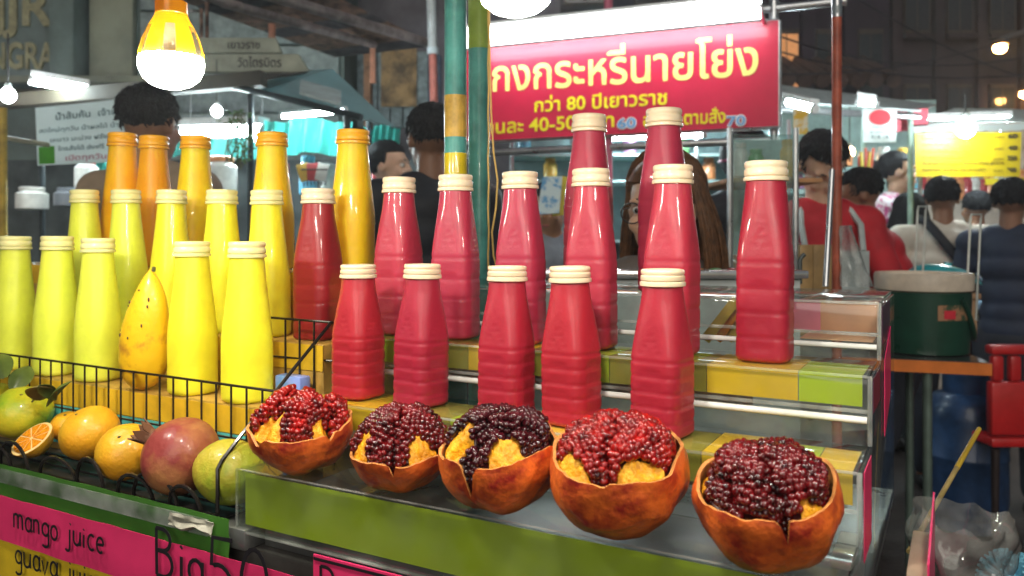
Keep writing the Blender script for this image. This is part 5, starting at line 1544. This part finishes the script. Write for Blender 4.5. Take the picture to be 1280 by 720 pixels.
ov.line('อร่อย ราดหน้า', .28, .42, .75, .42, .07, mTextG); ov.line('สูตรโบราณ', .2, .28, .8, .28, .06, mTextG); ov.line('0 1 8 . 1 8', .25, .12, .75, .12, .10, mTextG, .03)
banner('red_cloth_banner', [(1121, 165), (1160, 160), (1160, 135), (1121, 137)], [4.9] * 4, M('banner_red', (.62, .10, .14), .6, var=.2), 'plain rose red banner next to the oval sign', 'banner')
banner('yellow_leaflet', [(992, 168), (1010, 168), (1010, 138), (992, 137)], [4.45] * 4, M('leaflet', (.85, .80, .62), .5, col2=(.8, .5, .04), thresh=(.45, .55), vscale=14), 'pale leaflet with a yellow patch under the slanting tube', 'poster')
gb = Thing('green_bin', PX(1083, 236, 4.6), 'bright green plastic holder hanging among the far stall goods', 'holder')
a, b = PX(1076, 237, 4.6), PX(1091, 209, 4.6)
gb.part('bin', MB().box((a.x, 4.6, a.z), (b.x, 4.66, b.z)), M('bright_green', (.03, .45, .10), .4), bevel=.005)
for k in range(4):
    gb.part('utensil', MB().tube([PX(1078 + 3.5 * k, 211, 4.63), PX(1077 + 5 * k, 190 - 5 * (k % 2), 4.63)], .008, 6), M('utensil_%s' % ('red' if k % 2 else 'yellow'), (.6, .1, .05) if k % 2 else (.75, .55, .08), .4))
rr = random.Random(31)
for k in range(14):
    x = 985 + 12 * k; y = 236 if k % 2 else 208
    jar(x, y, 5.35, .09, rr.uniform(.09, .15), (k * 5) % 8, f'{cn[(k * 5) % 8]} jar on the far food stall, {["front", "rear"][k % 2]} shelf, {ORD[k // 2]} from the glass cabinet', 'jar', 'jars on the far food stall')
for y in (209, 237):
    a, b = PX(980, y + 3, 5.3), PX(1150, y, 5.3); rs.part('shelf', MB().box((a.x, 5.25, a.z - .015), (b.x, 5.5, a.z + .012)), mPale)
# yellow menu stall
ms = Thing('menu_stall', (bx(1215, 5), 5.2, 0), 'stall with a small white peaked canopy over the yellow menu', 'stall')
mCan = sheet('white_canopy', (.75, .80, .78), .45, .4, .08)
rid = [PX(1196, 136, 5.3), PX(1285, 140, 5.3)]
ms.part('canopy', MB().slab([PX(1138, 158, 4.9), PX(1268, 153, 4.9), PX(1262, 138, 5.5), PX(1193, 137, 5.5)], (0, 0, 1), .01), mCan)
ms.part('canopy', MB().slab([PX(1268, 153, 4.9), PX(1330, 158, 4.9), PX(1320, 140, 5.5), PX(1262, 138, 5.5)], (0, 0, 1), .01), mCan)
ms.part('valance', MB().grid(lambda a, b: PX(1138 + 200 * a, 158 - 5 * a + (7 + 2 * abs(math.sin(a * 40))) * b, 4.89), 60, 2), mCan, solid=.002)
ms.part('back_wall', MB().box((bx(1140, 6.6), 6.6, .02), (bx(1350, 6.6), 6.64, bz(150, 6.6))), M('warm_wall', (.62, .52, .44), .6, var=.3, vscale=4))
for x in (1150, 1252, 1320):
    ms.part('post', MB().tube([PX(x, 155, 4.95), Vector((bx(x, 4.95), 4.95, .02))], .015, 8), mFrame)
tube_light(PX(1150, 153, 5.1), PX(1262, 149, 5.1), .02, mCool, 'long tube lamp under the white peaked canopy')
round_bulb(1207, 160, 4.45, .05, mCoolB, 'glaring round lamp in front of the yellow menu board', cordlen=.1)
yb = banner('menu_board', [(1145, 221), (1275, 221), (1277, 165), (1144, 167)], [4.6] * 4, M('menu_yellow', (.50, .38, .008), .5, var=.04), 'yellow menu board with rows of dark text and prices', 'menu board')
mMenu = M('menu_ink', (.08, .05, .01), .6)
for k, (body, w_) in enumerate((('ก๋วยเตี๋ยวหมูน้ำใส', .35), ('ราดหน้าทะเล', .25), ('เส้นใหญ่ เส้นเล็ก บะหมี่ เกี๊ยวปลา', .5), ('ข้าวผัดปูทะเล พิเศษ', .38), ('ต้มยำกุ้ง ปลากะพง ทอดกระเทียม ผัดไทย', .78), ('หอยทอด ออส่วน กระเพาะปลา', .6))):
    bn_y = .86 - .145 * k
    yb.line(body, .06, bn_y, .06 + w_, bn_y, .07, mMenu, .012)
for k, (body, y_) in enumerate((('60', .86), ('40', .60), ('250', .37), ('300', .11))):
    yb.line('ราคา', .74, y_, .83, y_, .06, mMenu); yb.line(body, .87, y_, .96, y_, .10, M('menu_black', (.05, .04, .02), .6), .05)
banner('yellow_strip_sign', [(1232, 231), (1330, 229), (1330, 221), (1232, 223)], [5.4] * 4, M('menu_yellow', (.82, .66, .02)), 'thin yellow strip sign below the menu board', 'sign')
rr = random.Random(77)
for k in range(16):
    x = 1150 + 9.5 * k
    jar(x, 250, 6.2, .10, rr.uniform(.14, .24), (0, 6, 2, 4, 2, 6, 0, 2)[k % 8], f'{cn[(0, 6, 2, 4, 2, 6, 0, 2)[k % 8]]} bottle on the counter under the menu, {ORD[k]} of the row', 'bottle', 'bottles under the menu', name='bottle')
ms.part('counter', MB().box((bx(1140, 6.1), 6.1, .02), (bx(1330, 6.1), 6.5, bz(250, 6.2) - .002)), M('warm_counter', (.5, .42, .36), .5))
# street lamps far away and overhead wires
def street_lamp(px, py, Y, r, label):
    p = PX(px, py, Y); t = Thing('street_lamp', (p.x + .9, Y, 0), label, 'street lamp', 'orange street lamps')
    t.part('globe', MB().blob(p, (r, r, r * .8), None, 16, 10), mWarmS)
    t.part('hood', MB().lathe([(r * 1.3, r * .5), (r * 1.2, r * .9), (r * .4, r * 1.4)], 16, p), mRust)
    t.part('mast', MB().tube([(p.x + .9, Y, .01), (p.x + .9, Y, p.z + .2), (p.x + .7, Y, p.z + .38), (p.x, Y, p.z + r * 1.3)], .05, 8), M('mast_grey', (.08, .08, .09), .6))
street_lamp(1250, 60, 14, .11, 'orange street lamp glowing against the dark house')
street_lamp(1281, 118, 16.5, .10, 'second orange street lamp half cut by the picture edge')
for k, (a, b, sag) in enumerate((((960, 60), (1290, 92), .5), ((960, 40), (1290, 70), .7), ((955, 92), (1290, 40), .5), ((1060, -10), (1290, 100), .3))):
    pts = [PX(a[0] + (b[0] - a[0]) * t / 16, a[1] + (b[1] - a[1]) * t / 16, 10 + .2 * k) - Vector((0, 0, sag * 4 * (t / 16) * (1 - t / 16) * .35)) for t in range(17)]
    cord('overhead_wire', pts, .012, M('wire_black', (.02, .02, .025), .6), f'black overhead wire crossing the dark sky, {ORD[k]} from the top')

# ------------------------------------------------------------------ people
def capsule(mb, a, b, ra, rb, n=14):
    a = Vector(a); b = Vector(b)
    d = (b - a); L = d.length
    if L < 1e-6: return
    d.normalize()
    pts = []; rs = []
    for k in range(5):
        t = math.pi / 2 * k / 4
        pts.append(a - d * ra * math.cos(t)); rs.append(max(.0008, ra * math.sin(t)))
    for k in range(5):
        t = math.pi / 2 * k / 4
        pts.append(b + d * rb * math.sin(t)); rs.append(max(.0008, rb * math.cos(t)))
    mb.tube(pts, rs, n)

def remeshed(name, mb, voxel, smooth_it=4, parent=None, mat=None):
    me = bpy.data.meshes.new('tmp'); me.from_pydata([tuple(p) for p in mb.v], [], mb.f)
    bm = bmesh.new(); bm.from_mesh(me); bmesh.ops.recalc_face_normals(bm, faces=bm.faces); bm.to_mesh(me); bm.free()
    t = bpy.data.objects.new('tmp', me); COL.objects.link(t)
    md = t.modifiers.new('r', 'REMESH'); md.mode = 'VOXEL'; md.voxel_size = voxel
    if smooth_it:
        ms_ = t.modifiers.new('s', 'SMOOTH'); ms_.iterations = smooth_it; ms_.factor = .5
    dg = bpy.context.evaluated_depsgraph_get()
    out = bpy.data.meshes.new_from_object(t.evaluated_get(dg))
    bpy.data.objects.remove(t); bpy.data.meshes.remove(me)
    out.name = name
    out.materials.clear(); out.materials.append(mat)
    for p in out.polygons: p.use_smooth = True
    return link(name, out, parent)

mSkin = {'tan': M('tan_skin', (.42, .22, .13), .5, sss=.15, var=.08, vscale=20), 'fair': M('fair_skin', (.62, .38, .26), .5, sss=.2, var=.05, vscale=20), 'brown': M('brown_skin', (.26, .13, .075), .5, sss=.1, var=.08)}
mHairK = M('black_hair', (.012, .011, .014), .65, spec=.3, var=.3, vscale=60)
mHairB = M('brown_hair', (.11, .048, .02), .4, spec=.5, var=.3, vscale=60)

def person(px, py, Y, yaw, label, shirt, skin='tan', hair='short', arms=None, sleeve=.55, trousers=(.03, .035, .05), head_yaw=0.0, head_pitch=0.0, lean=0.0, girth=1.0, hairmat=None, voxel=.012, shirt_name=None, detail=False):
    hc = PX(px, py, Y)
    Hh = hc.z + .118
    s = Hh / 1.70
    root = empty('person', (hc.x, Y, 0), yaw, label, 'person')
    sk = mSkin[skin]
    L = lean
    def P(x, y, z): return Vector((x * s, (y - L * max(0, z - .9)) * s, z * s))
    w = girth
    neck0 = P(0, .005, 1.40); headc = P(0, -.015, 1.58)
    # keep the head where it was measured even when leaning
    shift = Vector((-headc.x, -headc.y, 0))
    def Q(x, y, z):
        p = P(x, y, z); k = max(0, min(1, (z - .1) / .9)); return p + shift * k
    sh = [Q(-.165 * w, 0, 1.375), Q(.165 * w, 0, 1.375)]
    dflt = [((-.215 * w, .02, 1.10), (-.20, -.06, .86)), ((.215 * w, .02, 1.10), (.20, -.06, .86))]
    A = [(arms or dflt)[0] or dflt[0], (arms or dflt)[1] or dflt[1]]
    body = MB()
    tor = [(0, .0, .93, .125, .095), (0, 0, 1.02, .115, .088), (0, 0, 1.12, .118, .09), (0, -.005, 1.25, .132, .098), (0, 0, 1.34, .122, .088)]
    def torso(mb, grow, zmin=0):
        for (x, y, z, rx, ry) in tor:
            if z < zmin: continue
            c = Q(x, y, z)
            mb.blob(c, ((rx * w + grow) * s, (ry * w + grow) * s, (.085 + grow) * s), None, 24, 14)
        capsule(mb, sh[0], sh[1], (.058 + grow) * s, (.058 + grow) * s)
        capsule(mb, Q(-.07, 0, 1.41), Q(.07, 0, 1.41), (.05 + grow) * s, (.05 + grow) * s)
    torso(body, 0)
    capsule(body, Q(0, .005, 1.40), Q(0, -.005, 1.52), .055 * s, .05 * s)
    for i in (0, 1):
        sg_ = (-1, 1)[i]
        el = Q(*A[i][0]); wr = Q(*A[i][1])
        capsule(body, sh[i], el, .047 * s, .038 * s); capsule(body, el, wr, .038 * s, .026 * s)
        # hand: palm, four fingers, thumb
        d = (wr - el).normalized(); side = d.cross(Vector((0, 0, 1)))
        side = side.normalized() if side.length > .1 else Vector((1, 0, 0))
        dn = d.cross(side).normalized()
        if dn.z > 0: dn = -dn
        pa = wr + d * .075 * s
        capsule(body, wr + d * .01, pa + side * .018 * s, .024 * s, .021 * s); capsule(body, wr + d * .01, pa - side * .018 * s, .024 * s, .021 * s)
        for f in range(4):
            o_ = side * (.027 - .018 * f) * s; ln = (.068, .076, .072, .055)[f] * s
            m_ = pa + o_ + d * ln * .5 + dn * .006; e_ = m_ + d * ln * .38 + dn * .018
            capsule(body, pa + o_, m_, .0095 * s, .009 * s, 8); capsule(body, m_, e_, .009 * s, .0075 * s, 8)
        th_ = wr + d * .03 * s + side * .03 * s
        capsule(body, wr + d * .02 * s, th_ + d * .012, .014 * s, .012 * s, 8); capsule(body, th_ + d * .012, th_ + d * .055 * s + side * .012 * s, .012 * s, .009 * s, 8)
        hp_ = Q(.085 * sg_, 0, .90); kn = Q(.095 * sg_, -.01, .50); an = Q(.10 * sg_, .02, .085)
        capsule(body, hp_, kn, .082 * s, .055 * s); capsule(body, kn, an, .055 * s, .036 * s); capsule(body, an + Vector((0, 0, -.035 * s)), Q(.105 * sg_, -.13, .035), .036 * s, .03 * s)
    # head
    R_ = Matrix.Rotation(head_yaw, 3, 'Z') @ Matrix.Rotation(head_pitch, 3, 'X')
    hcl = Vector((0, 0, headc.z))
    def H(x, y, z): return hcl + R_ @ (Vector((x, y, z)) * s)
    def hb(mb, c, r, **k): mb.blob(H(*c), tuple(q * s for q in r), None, 24, 16, R_)
    hb(body, (0, .015, .03), (.074, .092, .088)); hb(body, (0, -.025, -.045), (.056, .062, .068)); hb(body, (0, -.055, -.085), (.030, .028, .025))
    hb(body, (0, -.095, -.012), (.011, .016, .020)); hb(body, (0, -.090, .012), (.007, .012, .022))
    hb(body, (0, -.080, -.058), (.020, .010, .008))
    for sg_ in (-1, 1):
        hb(body, (.076 * sg_, .012, -.004), (.010, .018, .030)); hb(body, (.034 * sg_, -.064, -.025), (.026, .022, .024))
        hb(body, (.030 * sg_, -.072, .030), (.026, .014, .009))
    remeshed('body', body, voxel * s * .8, 3, root, sk)
    for sg_ in (-1, 1):
        MB().blob(H(.030 * sg_, -.072, .008), (.0135 * s, .0115 * s, .0095 * s), None, 16, 10, R_).build('eye', M('eye_white', (.6, .58, .55), .25), root)
        MB().blob(H(.030 * sg_, -.0815, .008), (.006 * s, .0035 * s, .006 * s), None, 12, 8, R_).build('iris', M('iris_dark', (.015, .010, .008), .2), root)
        MB().tube([H((.012 + .009 * k) * sg_, -.086 + .004 * k, .030 + .004 * math.sin(k)) for k in range(5)], [.002 * s, .0032 * s, .0034 * s, .0028 * s, .0015 * s], 6).build('eyebrow', mHairK, root)
    MB().blob(H(0, -.0885, -.058), (.021 * s, .005 * s, .0065 * s), None, 14, 8, R_).build('lips', M('lips', (.48, .16, .13), .4), root)
    # hair
    hm = hairmat or mHairK
    rd = random.Random(int(px))
    def shell(c, r, zcut, front=-.35):
        mb = MB()
        def fn(d):
            k = 1 + .05 * noise.noise(d * 6 + Vector((px, 0, 0))) + .03 * noise.noise(d * 17)
            # leave the face free
            if d.y < front and d.z < .35: k *= .80
            return k
        mb.blob(H(*c), tuple(q * s for q in r), fn, 40, 26, R_)
        return mb
    if hair == 'short':
        mb = shell((0, .022, .045), (.082, .096, .084), 0)
        for k in range(700):
            d = Vector((rd.gauss(0, 1), rd.gauss(.15, 1), rd.gauss(.35, .8))).normalized()
            if d.z < -.55 or (d.y < -.45 and d.z < .5): continue
            c = Vector((d.x * .082, d.y * .096 + .022, d.z * .084 + .045))
            g = Vector((d.x * .3 + rd.uniform(-.3, .3), d.y * .3 + rd.uniform(-.6, .2), -.6 + rd.uniform(-.3, .5)))
            g = (g - d * g.dot(d) * .75).normalized()
            mb.tube([H(*c), H(*(c + d * .004 + g * .012)), H(*(c + d * .003 + g * .022))], [.003 * s, .0026 * s, .0008 * s], 4)
        mb.build('hair', hm, root)
    elif hair == 'bun':
        mb = shell((0, .024, .042), (.085, .100, .088), 0)
        mb.blob(H(0, .13, .035), (.04 * s, .04 * s, .042 * s), lambda d: 1 + .08 * noise.noise(d * 8), 18, 12)
        mb.build('hair', hm, root)
    elif hair == 'hood':
        mb = shell((0, .02, .03), (.105, .118, .115), 0, -.5); mb.build('hood', M('dark_hood', (.018, .020, .028), .7), root)
        mb2 = MB().lathe([(.107 * s, -.004), (.111 * s, 0), (.107 * s, .006)], 32, H(0, .02, .0)); mb2.build('band', M('pink_band', (.6, .08, .25), .5), root)
    elif hair == 'long':
        mb = shell((0, .026, .042), (.088, .102, .092), 0)
        mb.build('hair', hm, root)
        st_ = MB()
        for k in range(1500):
            az = rd.uniform(-.30, math.pi - .18)      # around the sides and back, leaving the face open
            part = rd.uniform(-.012, .012)
            ce = (math.cos(az), math.sin(az))
            rr0 = rd.uniform(.94, 1.10)
            pts = []; rs = []
            nseg = 11; ln = rd.uniform(.25, .40)
            wob = .012 * math.sin(az * 5) + rd.uniform(-.004, .004); ph = rd.uniform(0, 6.28)
            for i in range(nseg + 1):
                t = i / nseg
                if t < .34:
                    q = t / .34 * math.pi / 2
                    x = ce[0] * .092 * math.sin(q) * rr0 + part * (1 - t); y = ce[1] * .106 * math.sin(q) * rr0 + .022; z = .045 + .098 * math.cos(q) * rr0
                else:
                    q = (t - .34) / .66
                    x = ce[0] * (.092 + .035 * math.sin(q * 2.4)) * rr0 + wob * q + .003 * math.sin(ph + 4 * q); y = ce[1] * (.106 + .01 * math.sin(q * 2.4)) * rr0 + .022; z = .045 - ln * q
                pts.append(H(x, y, z)); rs.append((.0021 if t < .9 else .001) * s)
            st_.tube(pts, rs, 5)
        tag(st_.build('hair_strands', hm, root, angle=180), kind='stuff')
    # clothes
    shm = shirt
    cl = MB(); torso(cl, .014)
    for i in (0, 1):
        el = Q(*A[i][0]); e2 = sh[i].lerp(el, sleeve * 1.35 if sleeve < .74 else 1.0)
        capsule(cl, sh[i], e2, .062 * s, .056 * s)
        if sleeve >= .74: capsule(cl, el, el.lerp(Q(*A[i][1]), .85), .052 * s, .040 * s)
    remeshed('shirt', cl, voxel * s, 5, root, shm)
    tr_ = MB()
    tr_.blob(Q(0, 0, .90), (.135 * w * s, .108 * w * s, .10 * s), None, 24, 14)
    for sg_ in (-1, 1):
        hp_ = Q(.085 * sg_, 0, .90); kn = Q(.095 * sg_, -.01, .50); an = Q(.10 * sg_, .02, .13)
        capsule(tr_, hp_, kn, .095 * s, .070 * s); capsule(tr_, kn, an, .070 * s, .055 * s)
        sh_ = MB(); capsule(sh_, Q(.10 * sg_, .035, .045), Q(.105 * sg_, -.15, .04), .044 * s, .036 * s)
        sh_.build('shoe', M('shoe_dark', (.03, .028, .028), .5), root)
    remeshed('trousers', tr_, voxel * 1.3 * s, 4, root, M('cloth_%d' % int(sum(trousers) * 1000), trousers, .8))
    root['s'] = s
    return root, Q, H, s

mRedT = M('red_shirt', (.55, .022, .035), .75, var=.1, vscale=9)
mWhiteT = M('white_shirt', (.62, .58, .50), .75, var=.08, vscale=9)
mNavyT = M('navy_shirt', (.022, .032, .065), .7, var=.15, vscale=9)
mBlackT = M('black_shirt', (.014, .016, .024), .7)
mTanT = M('tan_shirt', (.36, .27, .18), .75, var=.1)
mBlueT = M('light_blue_shirt', (.30, .48, .68), .75)
mFloral = M('floral_shirt', (.78, .70, .74), .7, col2=(.62, .10, .30), thresh=(.42, .52), vscale=22)
mGreyT = M('dull_brown_shirt', (.12, .10, .09), .7)

# the long haired woman in glasses
wom, Q, H, s = person(826, 270, 1.72, 0, 'long brown haired woman in round glasses standing behind the clear stand', mGreyT, 'fair', 'long', head_yaw=-.52, head_pitch=.12, hairmat=mHairB, voxel=.010, sleeve=.8)
mRim = M('glasses_rim', (.02, .018, .018), .3)
for sg_ in (-1, 1):
    MB().tube([H(.034 * sg_ + .026 * math.cos(t), -.1005 - .004 * abs(math.cos(t)), .004 + .024 * math.sin(t)) for t in [2 * math.pi * k / 24 for k in range(24)]], .0016, 6, closed=True).build('glasses_rim', mRim, wom)
    MB().tube([H(.060 * sg_, -.10, .008), H(.078 * sg_, -.06, .010), H(.080 * sg_, .01, .008)], .0016, 6).build('glasses_arm', mRim, wom)
MB().tube([H(-.009, -.103, .008), H(0, -.106, .011), H(.009, -.103, .008)], .0016, 6).build('glasses_bridge', mRim, wom)

# vendors and customers
v1, Q, H, s = person(1027, 208, 2.95, 0, 'vendor in red T-shirt and pale apron looking down beside the red painted post', mRedT, 'fair', 'short', [((-.24, -.08, 1.12), (-.15, -.28, 1.02)), ((.24, -.08, 1.12), (.12, -.28, 1.02))], head_pitch=.8, sleeve=.5, trousers=(.05, .06, .08))
ap = MB().grid(lambda a, b: Q(-.12 + .24 * a, -.128 - .02 * math.sin(math.pi * a), 1.28 - .62 * b), 10, 12)
ap.build('apron', M('apron_pale', (.52, .60, .60), .7), v1, solid=.004)
for sg_ in (-1, 1):
    MB().tube([Q(.10 * sg_, -.13, 1.28), Q(.105 * sg_, -.10, 1.37), Q(.08 * sg_, -.02, 1.455)], .011 * s, 6).build('apron_strap', MATS['apron_pale'], v1)
person(1072, 247, 3.5, -2.0, 'person in red T-shirt bending with one arm stretched towards the man in white', mRedT, 'brown', 'short', [None, ((.10, -.26, 1.20), (.04, -.46, 1.22))], head_yaw=.2, head_pitch=.3, lean=.3, sleeve=.5, girth=1.1)
person(1124, 213, 5.2, .5, 'woman in pink floral shirt with hair tied back near the far stall', mFloral, 'fair', 'bun', [((-.24, -.05, 1.12), (-.10, -.25, 1.02)), ((.24, -.05, 1.12), (.10, -.25, 1.02))], head_yaw=.75, sleeve=.5)
wm, Q, H, s = person(1178, 250, 4.3, math.pi - .25, 'man in white T-shirt with black strap across his back', mWhiteT, 'brown', 'short', sleeve=.5, girth=1.3, head_yaw=-.3)
MB().tube([Q(.115, -.02, 1.475), Q(.105, .07, 1.465), Q(.075, .135, 1.41), Q(.02, .165, 1.33), Q(-.06, .172, 1.22), Q(-.14, .160, 1.11), Q(-.19, .12, 1.02)], .024 * s, 8, flat=(Vector((0, 1, 0)), .35)).build('bag_strap', mBlackT, wm)
person(1138, 270, 5.0, 2.6, 'dark haired customer half hidden between floral shirt and white shirt', mGreyT, 'tan', 'long', voxel=.014)
person(1219, 262, 5.3, math.pi, 'customer in light blue shirt far behind the bowls', mBlueT, 'tan', 'short', voxel=.014)
person(1264, 254, 3.95, 2.35, 'stout man in navy shirt with back to the camera at the picture edge', mNavyT, 'brown', 'short', [((-.26, -.02, 1.10), (-.24, -.26, 1.06)), ((.26, -.04, 1.10), (.14, -.27, 1.08))], sleeve=.5, girth=1.12, head_yaw=.1)
person(930, 200, 3.55, math.pi, 'person in dark hood with pink band behind the cabinet', mBlackT, 'tan', 'hood', sleeve=.8, voxel=.014)
person(190, 153, 2.75, math.pi - .2, 'short haired man seen from behind in front of the white banner', mTanT, 'tan', 'short', sleeve=.5, girth=1.05)
person(488, 207, 4.0, .9, 'woman with hair tied back behind the tall red bottles near the poles', mBlueT, 'fair', 'bun', head_yaw=.4, sleeve=.5, voxel=.014)
person(538, 172, 3.0, math.pi + .4, 'person all in black standing behind the taped green pole', mBlackT, 'brown', 'short', [((-.25, -.02, 1.12), (-.2, -.2, 1.0)), ((.26, -.02, 1.12), (.22, -.2, 1.05))], sleeve=.8, girth=1.15)
person(690, 262, 3.4, .3, 'customer in grey shirt glimpsed between the tall red bottles', M('grey_shirt', (.22, .25, .30), .75), 'tan', 'short', head_yaw=-.8, head_pitch=.3, sleeve=.8, voxel=.014)

# ------------------------------------------------------------------ thin scattering volume added for glow around the lamps
hz = MB().box((-42, -9, -1), (42, 64, 9.6))
hm_ = bpy.data.materials.new('glow_haze'); hm_.use_nodes = True
nt = hm_.node_tree; nt.nodes.remove(nt.nodes['Principled BSDF'])
pv = nt.nodes.new('ShaderNodeVolumePrincipled'); pv.inputs['Density'].default_value = HAZE; pv.inputs['Color'].default_value = (.9, .95, 1, 1); pv.inputs['Anisotropy'].default_value = .6
nt.links.new(pv.outputs[0], nt.nodes['Material Output'].inputs['Volume'])
tag(hz.build('glow_haze', hm_), kind='stuff')
